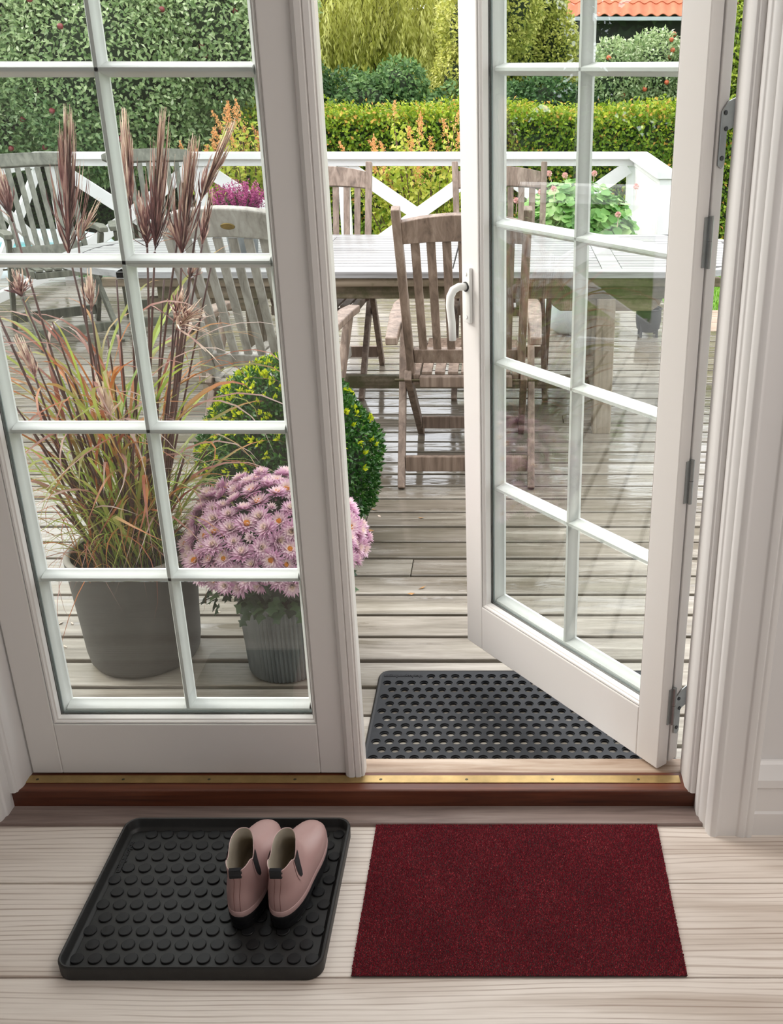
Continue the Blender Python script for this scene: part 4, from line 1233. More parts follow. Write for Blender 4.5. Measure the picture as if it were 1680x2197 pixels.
# ---- ribbed zinc pot with chrysanthemums
ZX, ZY = -0.603, 2.485
zp = thing('zinc_planter', 'ribbed grey zinc pot holding the pink chrysanthemums', 'planter', (ZX, ZY, DK))
mb = MB().lathe([(0, 0), (.098, 0), (.104, .004), (.1065, .012), (.110, .08), (.1155, .18), (.118, .226)], 120, flute=1, fd=.024)
mb.build('wall', M['zinc'], zp, smooth=12)
MB().lathe([(.118, .224), (.1205, .228), (.1205, .234), (.117, .236), (.114, .232), (.112, .20)], 64).build('rim', M['zinc'], zp, smooth=40)
MB().lathe([(.113, .20), (0, .205)], 40).build('soil', M['soil'], zp)
cm = thing('chrysanthemum', 'dome of pink chrysanthemums with yellow centres in the zinc pot', 'flowering plant', (-0.612, 2.50, 0.295))
RX, RZ = .226, .185
def flower_mesh(kind, seed):
    r_ = np.random.default_rng(seed)
    Vs, Fs, Ts, b = [], [], [], 0
    def petal(az, el, L, w_, t0, t1, cup):
        nonlocal b
        d = np.array([math.cos(az) * math.cos(el), math.sin(az) * math.cos(el), math.sin(el)])
        s = np.array([-math.sin(az), math.cos(az), 0]); u = np.cross(s, d) * -1; u = u if u[2] >= 0 else -u
        p = [d * L * .12, d * L * .58 - s * w_ * .5 + u * L * cup * .5, d * L + u * L * cup, d * L * .58 + s * w_ * .5 + u * L * cup * .5]
        Vs.extend(p); Fs.extend([(b, b + 1, b + 2), (b, b + 2, b + 3)]); Ts.extend([t0, (t0 + t1) / 2, t1, (t0 + t1) / 2]); b += 4
    if kind == 'bud':
        for i in range(26):
            petal(i * 2.4, R(20 + 62 * (i / 26)), .0145, .0052, .3, .9, .12)
    else:
        rows = [(20, 4, .0265), (20, 18, .0250), (18, 34, .0220), (14, 52, .0175)] if kind == 'open' else [(20, 6, .0260), (20, 24, .0240), (18, 42, .0215), (16, 60, .0180), (10, 76, .0140)]
        for j, (n_, e, L) in enumerate(rows):
            for i in range(n_):
                petal(2 * math.pi * (i + .5 * j) / n_ + r_.normal(0, .06), R(e + r_.normal(0, 5)), L * r_.uniform(.9, 1.06), .0062, .10 + .17 * j, .35 + .17 * j, .10 + r_.normal(0, .03))
    V = np.array(Vs); F = np.array(Fs); T = np.clip(np.array(Ts), 0, 1)
    me = np_mesh('flower_' + kind, V, F, M['mum_petal'], T)
    return me
def with_centre(me, rr, zc):
    """add a yellow disc to a flower mesh"""
    bm = bmesh.new(); bm.from_mesh(me)
    n0 = len(bm.faces)
    r2 = bmesh.ops.create_icosphere(bm, subdivisions=1, radius=rr, matrix=Matrix.Translation((0, 0, zc)) @ Matrix.Diagonal((1, 1, .55, 1)))
    for v in r2['verts']:
        for f in v.link_faces: f.material_index = 1
    bm.to_mesh(me); bm.free(); me.materials.append(M['mum_centre']); return me
FL = [with_centre(flower_mesh('open', 1), .0075, .006), with_centre(flower_mesh('open', 2), .0065, .007), flower_mesh('double', 3), flower_mesh('double', 4), flower_mesh('bud', 5)]
for f_, nm in zip(FL, ('flower_open', 'flower_open', 'flower_double', 'flower_double', 'flower_bud')): f_.name = nm
nf = 200
gold = math.pi * (3 - math.sqrt(5))
for i in range(nf):
    zz = 1 - 1.16 * (i + .5) / nf
    rr = math.sqrt(max(0, 1 - zz * zz)); a = i * gold
    d = Vector((rr * math.cos(a), rr * math.sin(a), zz))
    jit = 1 + rng.normal(0, .045)
    p = Vector((d.x * RX * jit, d.y * RX * jit, d.z * RZ * jit * (1 if d.z > 0 else .40)))
    nrm = Vector((d.x, d.y, d.z * .8 + .30)).normalized()
    if p.y < -.30: continue
    q = nrm.to_track_quat('Z', 'Y'); q = q @ Vector((0, 0, 1)).rotation_difference(Vector((rng.normal(0, .32), rng.normal(0, .32), 1)))
    me = FL[int(rng.choice(5, p=[.22, .17, .28, .27, .06]))]
    o = inst('flower', me, cm, p, q.to_euler(), (1.0 * rng.uniform(1.0, 1.48),) * 3)
# lobed leaves: dome filling and skirt
def lobed_leaves(n, P, D, N, L):
    """5-lobed leaf: fan of 9 outline points"""
    D = unit(D); S = unit(np.cross(D, N)); U = np.cross(S, D)
    outl = [(0, .0), (.30, .22), (.16, .42), (.46, .62), (.22, .72), (0, 1.0), (-.22, .72), (-.46, .62), (-.16, .42), (-.30, .22)]
    Vv = np.stack([P + S * (x * L)[:, None] + D * (y * L)[:, None] - U * ((abs(x) * .3 + y * y * .18) * L)[:, None] for x, y in [(0, .45)] + outl], 1)
    k = len(outl); b = np.arange(n)[:, None, None] * (k + 1)
    tri = np.array([[0, 1 + i, 1 + (i + 1) % k] for i in range(k)])
    return Vv.reshape(-1, 3), (b + tri[None]).reshape(-1, 3)
n = 1500
th_ = rng.uniform(0, 6.283, n); zz = np.where(rng.uniform(0, 1, n) < .45, rng.uniform(-.85, -.1, n), rng.uniform(-.2, .9, n)); rr = np.sqrt(np.maximum(.05, 1 - np.clip(zz, -1, 1) ** 2))
dirs = np.stack([np.cos(th_) * rr, np.sin(th_) * rr, zz], 1)
P_ = dirs * np.array([RX * .88, RX * .88, RZ * .85]) * rng.uniform(.75, 1, (n, 1)); P_[:, 2] = np.where(P_[:, 2] < 0, P_[:, 2] * .62, P_[:, 2])
low = zz < -.05
P_[low, :2] *= .78; P_[low, 2] *= 1.25
D_ = dirs + rng.normal(0, .5, (n, 3)); D_[low] = dirs[low] * .8 + np.array([0, 0, -.9]) + rng.normal(0, .25, (low.sum(), 3))
V, F = lobed_leaves(n, P_, D_, dirs + rng.normal(0, .3, (n, 3)), rng.uniform(.026, .046, n))
o = inst('foliage', np_mesh('foliage', V, F, M['leaf_mum'], np.repeat(rng.uniform(0, 1, n), 11)), cm); o['kind'] = 'stuff'
n = 300
th_ = rng.uniform(0, 6.283, n); od = np.stack([np.cos(th_), np.sin(th_), np.zeros(n)], 1)
P_ = od * rng.uniform(.10, .19, (n, 1)); P_[:, 2] = rng.uniform(-.115, -.02, n)
V, F = lobed_leaves(n, P_, od * .8 + np.array([0, 0, -.55]) + rng.normal(0, .3, (n, 3)), od * .4 + np.array([0, 0, .8]) + rng.normal(0, .25, (n, 3)), rng.uniform(.032, .052, n))
o = inst('leaf_skirt', np_mesh('leaf_skirt', V, F, M['leaf_mum'], np.repeat(rng.uniform(0, 1, n), 11)), cm); o['kind'] = 'stuff'
st = MB()
for k in range(16):
    a = 2 * math.pi * k / 16 + .2; r1 = rng.uniform(.05, .16)
    st.tube([(.06 * math.cos(a), .06 * math.sin(a), -.160), (.08 * math.cos(a), .08 * math.sin(a), -.09), (r1 * 1.1 * math.cos(a), r1 * 1.1 * math.sin(a), .08)], .003, 5)
o = st.build('stems', M['leaf_mum'], cm); o['kind'] = 'stuff'

# ---- clipped box ball in a low bowl
BXx, BYy, BZz, BR = -0.722, 3.28, 0.265, .300
bw = thing('low_bowl', 'low grey bowl under the clipped box ball', 'planter', (BXx, BYy, DK))
MB().lathe([(0, 0), (.13, 0), (.15, .01), (.17, .09), (.165, .095), (.155, .09), (.15, .07), (0, .07)], 40).build('bowl', M['concrete'], bw, smooth=40)
bx_ = thing('box_ball', 'clipped round box shrub with bright yellow tips behind the chrysanthemums', 'shrub', (BXx, BYy, BZz))
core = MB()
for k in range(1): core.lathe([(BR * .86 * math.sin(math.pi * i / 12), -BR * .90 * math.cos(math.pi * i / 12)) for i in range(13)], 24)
core.build('shade_core', M['dark_core'], bx_)  # solid dark body standing in for shade among the leaves
def lump(dirs):
    return 1 + .035 * np.sin(dirs[:, 0] * 7 + 1) * np.cos(dirs[:, 1] * 6) + .03 * np.sin(dirs[:, 2] * 9)
n = 15000
dirs = unit(rng.normal(0, 1, (n, 3)))
rad = BR * lump(dirs) * (1 - .16 * rng.beta(1, 2.2, n)); sc_ = np.array([1.0, 1.0, 1.10])
P_ = dirs * rad[:, None] * sc_
P_[:, :2] *= (1 - .12 * np.clip(dirs[:, 2:3], 0, 1))
D_ = dirs * .7 + rng.normal(0, .55, (n, 3)) + np.array([0, 0, .25])
N_ = dirs + rng.normal(0, .5, (n, 3))
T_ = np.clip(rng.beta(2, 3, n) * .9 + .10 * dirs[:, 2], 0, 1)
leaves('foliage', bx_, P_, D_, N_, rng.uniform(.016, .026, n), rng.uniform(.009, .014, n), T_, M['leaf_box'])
n = 250
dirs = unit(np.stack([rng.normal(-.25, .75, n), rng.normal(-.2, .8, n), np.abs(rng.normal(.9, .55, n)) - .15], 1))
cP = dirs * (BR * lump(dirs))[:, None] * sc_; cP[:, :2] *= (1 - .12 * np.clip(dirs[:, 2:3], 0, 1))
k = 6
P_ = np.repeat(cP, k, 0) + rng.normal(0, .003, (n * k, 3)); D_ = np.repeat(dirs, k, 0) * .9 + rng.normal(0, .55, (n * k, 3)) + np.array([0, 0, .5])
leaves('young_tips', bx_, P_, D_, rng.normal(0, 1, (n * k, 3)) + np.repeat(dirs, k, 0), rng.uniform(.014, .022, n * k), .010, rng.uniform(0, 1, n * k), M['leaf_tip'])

# ================================================================ on the table and around it
ht_x, ht_y = -1.205, 4.86
hp_ = thing('heather_pot', 'small zinc pot with the purple heather on the garden table', 'planter', (ht_x, ht_y, TZ))
MB().lathe([(0, 0), (.060, 0), (.064, .004), (.082, .17), (.087, .19), (.084, .193), (.078, .18), (0, .17)], 40).build('wall', M['zinc'], hp_, smooth=40)
he = thing('heather', 'purple flowering heather in the zinc pot on the table', 'flowering plant', (ht_x, ht_y, TZ + .17))
Vs = []; n = 110; P_, D_, T_ = [], [], []
G1 = []
for i in range(n):
    a = rng.uniform(0, 6.283); r1 = math.sqrt(rng.uniform(0, 1)) * .135; h_ = rng.uniform(.10, .17) * (1 - .30 * (r1 / .135) ** 2)
    b0 = np.array([r1 * .45 * math.cos(a), r1 * .45 * math.sin(a), 0.0]); tpv = np.array([r1 * math.cos(a), r1 * math.sin(a), h_])
    m_ = 44
    t = np.linspace(.25, 1, m_)[:, None]; p = b0 * (1 - t) + tpv * t + rng.normal(0, .0028, (m_, 3))
    P_.append(p); D_.append(rng.normal(0, 1, (m_, 3)) + np.array([0, 0, .6])); T_.append(np.clip(t[:, 0] * .6 + rng.normal(.1, .2, m_), 0, 1))
    G1.append((b0, tpv))
P_ = np.concatenate(P_); D_ = np.concatenate(D_); T_ = np.concatenate(T_)
leaves('flower_spikes', he, P_, D_, rng.normal(0, 1, P_.shape), .010, .006, T_, M['leaf_heather'])
n = 900; dirs = unit(rng.normal(0, 1, (n, 3))); P_ = dirs * np.array([.085, .085, .075]) * rng.uniform(.5, 1, (n, 1)) + np.array([0, 0, .035]); P_[:, 2] = np.maximum(P_[:, 2], .002)
leaves('green_shoots', he, P_, dirs + np.array([0, 0, 1.2]), rng.normal(0, 1, (n, 3)), .018, .004, rng.uniform(0, 1, n), M['leaf_dark'])

# ---- white lantern
lx, ly = -1.055, 5.06
la = thing('lantern', 'white metal lantern with glass sides on the table beside the heather', 'lantern', (lx, ly, TZ))
MB().box(-.068, .068, -.068, .068, 0, .014).build('base', M['lantern_white'], la, bevel=.003)
fr = MB()
for sx_ in (-1, 1):
    for sy_ in (-1, 1): fr.box(sx_ * .058 - .005, sx_ * .058 + .005, sy_ * .058 - .005, sy_ * .058 + .005, .014, .195)
fr.box(-.066, .066, -.066, .066, .195, .205)
fr.build('frame', M['lantern_white'], la, bevel=.0015, seg=1)
for (a, b) in (((-.053, .053), 'y'), ((-.053, .053), 'x')):
    for s in (-1, 1):
        if b == 'y': MB().box(a[0], a[1], s * .057 - .001, s * .057 + .001, .016, .193).build('glass_side', M['glass'], la)
        else: MB().box(s * .057 - .001, s * .057 + .001, a[0], a[1], .016, .193).build('glass_side', M['glass'], la)
rf = MB(); loft(rf, [[(-.075, -.075, .205), (.075, -.075, .205), (.075, .075, .205), (-.075, .075, .205)], [(-.02, -.02, .248), (.02, -.02, .248), (.02, .02, .248), (-.02, .02, .248)]], True, True)
rf.box(-.017, .017, -.017, .017, .248, .285); loft(rf, [[(-.022, -.022, .285), (.022, -.022, .285), (.022, .022, .285), (-.022, .022, .285)], [(-.004, -.004, .305), (.004, -.004, .305), (.004, .004, .305), (-.004, .004, .305)]], True, True)
lr_ = rf.build('roof', M['lantern_white'], la, bevel=.001, seg=1)
MB().tube([(.022 * math.cos(a), 0, .322 + .018 * math.sin(a)) for a in np.linspace(0, 2 * math.pi, 21)], .002, 6, cap=False).build('ring', M['lantern_white'], lr_)
MB().lathe([(0, 0.014), (.022, .014), (.022, .085), (.019, .09), (0, .088)], 20).build('candle', M['candle_wax'], la, smooth=40)

# ---- geranium in a grey pot beyond the table
gx_, gy_ = 0.44, 6.45
gpo = thing('grey_flowerpot', 'rounded grey pot of the geranium standing on the deck behind the table', 'planter', (gx_, gy_, DK))
MB().lathe([(0, 0), (.10, 0), (.15, .04), (.185, .13), (.195, .24), (.19, .36), (.20, .38), (.185, .385), (.175, .35), (0, .34)], 40).build('wall', M['pool_rim'], gpo, smooth=50)
ge = thing('geranium', 'big pale green geranium with small pink flowers behind the table', 'flowering plant', (gx_, gy_, DK + .345))
n = 1100
th_ = rng.uniform(0, 6.283, n); zz = rng.uniform(-.25, 1, n); rr = np.sqrt(1 - np.clip(zz, -1, 1) ** 2)
dirs = np.stack([np.cos(th_) * rr, np.sin(th_) * rr, zz], 1)
P_ = dirs * np.array([.355, .30, .30]) * rng.uniform(.78, 1.05, (n, 1)) + np.array([0, 0, .27])
def round_leaves(P, N, Rr):
    n = len(P); N = unit(N); S = unit(np.cross(N, rng.normal(0, 1, (n, 3)))); Tn = np.cross(N, S)
    k = 12; ang_ = np.linspace(0, 2 * np.pi, k, endpoint=False)
    lob = 1 + .10 * np.cos(ang_ * 5)
    Vv = [P - N * (Rr * .16)[:, None]]
    for a, l_ in zip(ang_, lob): Vv.append(P + S * (np.cos(a) * Rr * l_)[:, None] + Tn * (np.sin(a) * Rr * l_)[:, None] + N * (rng.normal(0, .08, n) * Rr)[:, None])
    tri = np.array([[0, 1 + i, 1 + (i + 1) % k] for i in range(k)])
    return np.stack(Vv, 1).reshape(-1, 3), (np.arange(n)[:, None, None] * (k + 1) + tri[None]).reshape(-1, 3), k + 1
V, F, kk = round_leaves(P_, dirs * .7 + np.array([0, -.1, .6]) + rng.normal(0, .3, (n, 3)), rng.uniform(.018, .036, n))
o = inst('foliage', np_mesh('foliage', V, F, M['leaf_geranium'], np.repeat(rng.uniform(0, 1, n), kk)), ge); o['kind'] = 'stuff'
sm_ = MB()
for k in range(26):
    a = rng.uniform(0, 6.283); r1 = rng.uniform(.05, .3); sm_.tube([(.04 * math.cos(a), .04 * math.sin(a), -.005), (r1 * math.cos(a), r1 * .9 * math.sin(a), rng.uniform(.2, .45))], .006, 5)
o = sm_.build('stems', M['leaf_green'], ge); o['kind'] = 'stuff'
def floret(seed):
    r_ = np.random.default_rng(seed); n = 60; d = unit(r_.normal(0, 1, (n, 3)) + np.array([0, 0, .5]))
    V, F, T = leaf_arrays(d * .012, d + r_.normal(0, .5, (n, 3)), d, .016, .014, r_.uniform(0, 1, n))
    me = np_mesh('flower', V, F, M['rose_petal'], T); 
    m_ = MB().tube([(0, 0, -.10), (0.004, 0, -.05), (0, 0, 0)], .0022, 5); b = bmesh.new(); b.from_mesh(me)
    me2 = m_.mesh('s', M['leaf_green']); b.from_mesh(me2)
    b.to_mesh(me); b.free()
    return me
flm = floret(8)
for (px, py, Y) in ((1275, 372, 6.45), (1212, 376, 6.5), (1140, 382, 6.45), (1178, 372, 6.5), (1365, 400, 6.3), (1188, 405, 6.2), (1160, 412, 6.2), (1326, 460, 6.15), (1258, 385, 6.5), (1240, 395, 6.3), (1108, 430, 6.2)):
    inst('flower', flm, ge, Vector(at(px, py, Y)) - ge.location, (rng.normal(0, .2), rng.normal(0, .2), 0), (.75,) * 3)

# ---- black iron fire basket near the railing end, white trough behind
fb = thing('fire_basket', 'black iron fire basket on short legs below the railing end', 'fire basket', (0.905, 6.36, DK))
MB().lathe([(0, .03), (.055, .03), (.072, .05), (.080, .11), (.078, .17), (.070, .165), (.068, .11), (0, .06)], 20).build('bowl', M['iron'], fb, smooth=40)
for k in range(4):
    a = math.pi / 4 + k * math.pi / 2
    MB().bar((.070 * math.cos(a), .070 * math.sin(a), 0), (.066 * math.cos(a), .066 * math.sin(a), .12), .014, .014).build('leg', M['iron'], fb)
MB().tube([(.080 * math.cos(a), .080 * math.sin(a), .172) for a in np.linspace(0, 2 * math.pi, 25)], .005, 6, cap=False).build('rim', M['iron'], fb)
wt = thing('trough', 'low white flower trough on the deck by the back railing', 'planter', (0.10, 7.12, DK))
MB().box(-.22, .22, -.075, .075, .03, .17).build('box', M['rail_paint'], wt, bevel=.006)
for sx_ in (-1, 1): MB().box(sx_ * .17 - .03, sx_ * .17 + .03, -.06, .06, 0, .03).build('foot', M['rail_paint'], wt, bevel=.004)
o = inst('foliage', np_mesh('foliage', *leaf_arrays(rng.uniform(-1, 1, (260, 3)) * np.array([.2, .06, .012]) + np.array([0, 0, .19]), rng.normal(0, .6, (260, 3)) + np.array([0, 0, 1]), rng.normal(0, 1, (260, 3)), .05, .03, rng.uniform(0, 1, 260))[:2], M['leaf_green'], np.repeat(rng.uniform(0, 1, 260), 4)), wt); o['kind'] = 'stuff'

# ---- fallen leaves and petals on the deck
r_ = np.random.default_rng(4)
me_l = np_mesh('fallen_leaf', [(-.014, 0, .001), (0, -.006, .003), (.014, .001, .006), (0, .006, .0005), (0, 0, .0015)], [(0, 1, 4), (1, 2, 4), (2, 3, 4), (3, 0, 4)], M['dead_leaf'])
me_p = np_mesh('fallen_petal', [(-.011, 0, .001), (0, -.004, .004), (.011, .001, .002), (0, .004, .0005), (0, 0, .001)], [(0, 1, 4), (1, 2, 4), (2, 3, 4), (3, 0, 4)], M['white_petal'])
for (px, py, lb) in ((803, 1094, 'dry brown leaf lying nearest the box ball on the wet deck'), (795, 1139, 'curled dry leaf on the deck just right of the outermost chrysanthemum'), (904, 1112, 'lone dry leaf on the deck below the brown armchair foot'), (906, 1262, 'dry leaf on the deck boards left of the open door, above the seam leaf'), (882, 1275, 'dry leaf in a deck seam left of the open door leaf')):
    Y = 1.538 / math.tan(math.atan(951 / 2204) + math.atan((py - 1098) / 2204))
    p = at(px, py, Y); o = inst('fallen_leaf', me_l, None, (p[0], p[1], DK + .001), (0, 0, r_.uniform(0, 6)))
    tag(o, lb, 'leaf', 'fallen leaves on the deck')
for (px, py, lb) in ((814, 1108, 'pale petal on the deck between the box ball and the brown armchair'), (110, 1298, 'pale petal left of the concrete pot, the farthest of four'), (130, 1338, 'pale petal left of the concrete pot, lying leftmost of a close pair'), (155, 1338, 'pale petal touching the left foot of the concrete pot, right of a pair'), (466, 1314, 'pale petal on the boards between the two planters'), (140, 1388, 'pale petal left of the concrete pot, the nearest of four')):
    Y = 1.538 / math.tan(math.atan(951 / 2204) + math.atan((py - 1098) / 2204))
    p = at(px, py, Y); o = inst('fallen_petal', me_p, None, (p[0], p[1], DK + .001), (0, 0, r_.uniform(0, 6)))
    tag(o, lb, 'petal', 'fallen petals on the deck')
# ================================================================ garden beyond the railing
GZ = -0.42
rng = np.random.default_rng(21)
o = MB().box(-26, 26, 1.97, 60, GZ - .2, GZ).build('lawn', M['lawn']); o['kind'] = 'structure'
n = 9000
P_ = np.stack([rng.uniform(1.3, 3.2, n), rng.uniform(6.0, 10.5, n), np.full(n, GZ)], 1)
tf = thing('lawn_grass', 'bright green mown grass right of the deck', 'grass', (2.2, 8, GZ), kind='stuff')
leaves('blades', tf, P_ - np.array([2.2, 8, GZ]), np.array([0, 0, 1.0]) + rng.normal(0, .3, (n, 3)), rng.normal(0, 1, (n, 3)), .05, .008, rng.uniform(0, 1, n), M['leaf_green'])

# ---- round garden pool at the left
pl = thing('paddling_pool', 'round pool with a pale padded rim and turquoise water beyond the left railing', 'pool', (-4.62, 9.25, GZ))
MB().lathe([(1.02, 0), (1.06, .05), (1.08, .30)], 72).build('side', M['pool_rim'], pl, smooth=40)
MB().lathe([(1.05 + .11 * math.cos(a), .35 + .11 * math.sin(a)) for a in np.linspace(-math.pi, math.pi, 15)], 72).build('rim', M['pool_rim'], pl, smooth=60)
MB().lathe([(1.02, .33), (0, .33)], 72).build('water', M['pool_water'], pl)

# ---- clipped hedges
def hedge(name, label, x0, x1, y0, y1, z1, n, mat, size, tint_top=.25):
    h = thing(name, label, 'hedge', ((x0 + x1) / 2, (y0 + y1) / 2, GZ))
    c = np.array([(x0 + x1) / 2, (y0 + y1) / 2, GZ]); hx_, hy_, hz_ = (x1 - x0) / 2, (y1 - y0) / 2, z1 - GZ
    MB().box(-hx_ + .08, hx_ - .08, -hy_ + .10, hy_ - .10, 0, hz_ - .10).build('shade_core', M['dark_core'], h)  # solid dark block in place of the hedge's shaded inside
    nf_ = int(n * .66); nt_ = n - nf_
    a = np.stack([rng.uniform(-hx_, hx_, nf_), np.full(nf_, -hy_), rng.uniform(0.1, hz_, nf_)], 1)
    bump_ = .05 * np.sin(a[:, 0] * 5.0) * np.sin(a[:, 2] * 6) + rng.normal(.03, .05, nf_)
    a[:, 1] += bump_
    t = np.stack([rng.uniform(-hx_, hx_, nt_), rng.uniform(-hy_, hy_, nt_), np.full(nt_, hz_)], 1); t[:, 2] += rng.normal(-.01, .045, nt_) + .03 * np.sin(t[:, 0] * 3)
    P = np.concatenate([a, t]); Nn = np.concatenate([np.tile([0, -1, .35], (nf_, 1)), np.tile([0, -.1, 1], (nt_, 1))]) + rng.normal(0, .5, (n, 3))
    D = rng.normal(0, 1, (n, 3)) + np.array([0, -.35, .2])
    T = np.clip(rng.beta(2, 2.4, n) * .85 + np.concatenate([np.clip((a[:, 2] - hz_ + .25) * .8, 0, .2), np.full(nt_, tint_top)]), 0, 1)  # leaves near the top tinted paler to paint in the light there
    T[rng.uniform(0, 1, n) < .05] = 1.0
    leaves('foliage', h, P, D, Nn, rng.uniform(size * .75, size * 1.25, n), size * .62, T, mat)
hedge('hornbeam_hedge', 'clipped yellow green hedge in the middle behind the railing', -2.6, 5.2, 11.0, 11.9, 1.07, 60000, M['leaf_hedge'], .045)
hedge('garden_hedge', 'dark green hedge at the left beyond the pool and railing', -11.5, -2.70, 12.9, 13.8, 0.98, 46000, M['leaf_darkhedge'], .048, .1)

# ---- leafy masses: crowns made of several clumps of leaves
def crown(P_c, R_c, n, shell=.35):
    """leaves spread over ellipsoid clumps"""
    w_ = np.array([r[0] * r[1] + r[0] * r[2] + r[1] * r[2] for r in R_c], float); w_ /= w_.sum()
    idx = rng.choice(len(P_c), n, p=w_)
    d = unit(rng.normal(0, 1, (n, 3)))
    rr = 1 - shell * rng.beta(1.1, 2.0, n)
    P = np.asarray(P_c, float)[idx] + d * rr[:, None] * np.asarray(R_c, float)[idx]
    return P, d, rr
def tree(name, label, base, clumps, radii, n, mat, size, trunk_r=.10, group=None, fruit=None, dark=True, cat='tree', tint=0.0, narrow=.55):
    base = np.array(base, float)
    t = thing(name, label, cat, tuple(base), group=group)
    cl = np.asarray(clumps, float) - base
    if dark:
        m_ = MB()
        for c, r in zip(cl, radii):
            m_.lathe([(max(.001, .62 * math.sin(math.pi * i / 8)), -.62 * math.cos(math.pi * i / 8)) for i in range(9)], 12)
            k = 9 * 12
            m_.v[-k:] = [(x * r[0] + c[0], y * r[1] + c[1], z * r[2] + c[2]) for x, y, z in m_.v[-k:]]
        m_.build('crown_shade_core', M['dark_core'], t)  # dark ellipsoids that put the crown's inner shade into colour
    P, d, rr = crown(cl, radii, n)
    P[:, 2] = np.maximum(P[:, 2], .05)
    D = rng.normal(0, 1, (n, 3)) + d * .5 + np.array([0, -.2, -.15])
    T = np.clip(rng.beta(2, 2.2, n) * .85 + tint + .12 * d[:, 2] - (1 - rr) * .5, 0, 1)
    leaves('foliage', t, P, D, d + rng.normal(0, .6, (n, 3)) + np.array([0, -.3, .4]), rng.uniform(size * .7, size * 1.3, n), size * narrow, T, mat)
    if trunk_r:
        m_ = MB(); top = cl[:, 2].max()
        m_.tube([(0, 0, -.05), (.04, 0, top * .35), (-.03, .02, top * .75)], [trunk_r, trunk_r * .8, trunk_r * .4], 8)
        for c in cl: m_.tube([(.02, 0, min(top * .4, c[2])), tuple((np.array([0, 0, top * .45]) + c) / 2), tuple(c)], [trunk_r * .5, trunk_r * .35, trunk_r * .15], 6)
        m_.build('trunk', M['bark'], t, smooth='all')
    if fruit:
        me, cnt, rad_ = fruit
        P2, d2_, _ = crown(cl, radii, cnt * 3, .06)
        ok = [i for i in range(len(P2)) if d2_[i][1] < .1][:cnt]
        for i in ok: inst('apple', me, t, P2[i], (rng.uniform(0, 1), rng.uniform(0, 1), 0), (rad_ / .04,) * 3)
    return t
ap = MB().lathe([(.001, .030), (.010, .034), (.025, .033), (.037, .020), (.040, .002), (.036, -.018), (.026, -.032), (.012, -.036), (.001, -.032)], 12).mesh('apple', M['apple_red'], smooth='all')
ap2 = ap.copy(); ap2.materials.clear(); ap2.materials.append(M['apple_orange'])
kc = 1.15
acl = [(-4.6, 9.8, 1.9), (-3.4, 9.5, 1.5), (-2.6, 9.9, 1.7), (-5.8, 10.0, 1.6), (-3.9, 10.0, 2.35), (-2.7, 10.2, 2.25), (-5.2, 10.3, 2.35), (-3.3, 9.7, .98), (-4.9, 9.7, 1.0), (-2.2, 10.2, 2.1)]
acr = [(.95, .7, .9), (.9, .7, .8), (.75, .7, .8), (.9, .7, .9), (1.0, .8, .6), (.8, .7, .6), (.9, .7, .6), (.8, .6, .5), (.9, .6, .5), (.55, .6, .8)]
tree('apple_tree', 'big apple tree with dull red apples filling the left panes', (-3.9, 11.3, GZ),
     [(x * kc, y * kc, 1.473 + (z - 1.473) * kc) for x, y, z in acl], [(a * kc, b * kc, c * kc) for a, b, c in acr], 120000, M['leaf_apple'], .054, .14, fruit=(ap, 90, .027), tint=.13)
tree('red_leaved_tree', 'autumn tinted tree behind the apple tree at the far left', (-7.6, 12.0, GZ), [(-7.0, 11.6, 2.0), (-7.6, 11.8, 2.8), (-6.8, 11.9, 2.9), (-8.2, 12.0, 1.7)], [(.8, .6, .7), (.9, .7, .9), (.7, .7, .8), (.8, .7, .9)], 16000, M['leaf_red'], .055, .12)
# weeping willow: hanging strands
wl = thing('weeping_willow', 'weeping willow with long yellow green hanging strands behind the hedge', 'tree', (-2.2, 16.8, GZ))
P_, D_, T_ = [], [], []
for i in range(1500):
    x = rng.uniform(-2.9, 3.0); y = rng.uniform(-1.2, 1.2); zt_ = rng.uniform(2.2, 3.5) - .08 * abs(x) + .25 * math.sin(x * 3.1); L = rng.uniform(.7, 1.7)
    zt_ = max(zt_, 1.6 + rng.uniform(0, .8)); L = min(L, zt_ - 1.5 - .35 * math.sin(x * 2.3 + 1) * 1.0 - (.45 if rng.uniform() < .5 else 0)) if zt_ - L < 1.5 else L
    L = max(L, .35)
    k = 42; t = np.linspace(0, 1, k)
    sw = rng.normal(0, .14, 2)
    p = np.stack([x + sw[0] * t ** 1.4 + rng.normal(0, .025, k), y + sw[1] * t ** 1.4 + rng.normal(0, .025, k), zt_ - L * t], 1)
    P_.append(p); D_.append(np.stack([rng.normal(0, .35, k), rng.normal(0, .35, k), np.full(k, -1.0)], 1)); T_.append(np.clip(rng.normal(.52, .22) + rng.normal(0, .12, k) - .28 * (y + 1.2) / 2.4 + .1, 0, 1))
P_ = np.concatenate(P_); D_ = np.concatenate(D_); T_ = np.concatenate(T_)
leaves('foliage', wl, P_, D_, rng.normal(0, 1, P_.shape) + np.array([0, -1.2, .4]), rng.uniform(.07, .14, len(P_)), .025, T_, M['leaf_willow'])
m_ = MB().tube([(0, .6, -.05), (.1, .6, 1.4), (-.05, .6, 2.6)], [.32, .26, .15], 10)
for k in range(9):
    a = k * .7; m_.tube([(0, .6, 1.8 + .08 * k), (.9 * math.cos(a), .6 + .5 * math.sin(a), 2.5 + .05 * k), (2.2 * math.cos(a), .6 + 1.0 * math.sin(a), 2.8 + .04 * k)], [.10, .07, .03], 6)
m_.build('trunk', M['bark'], wl, smooth='all')
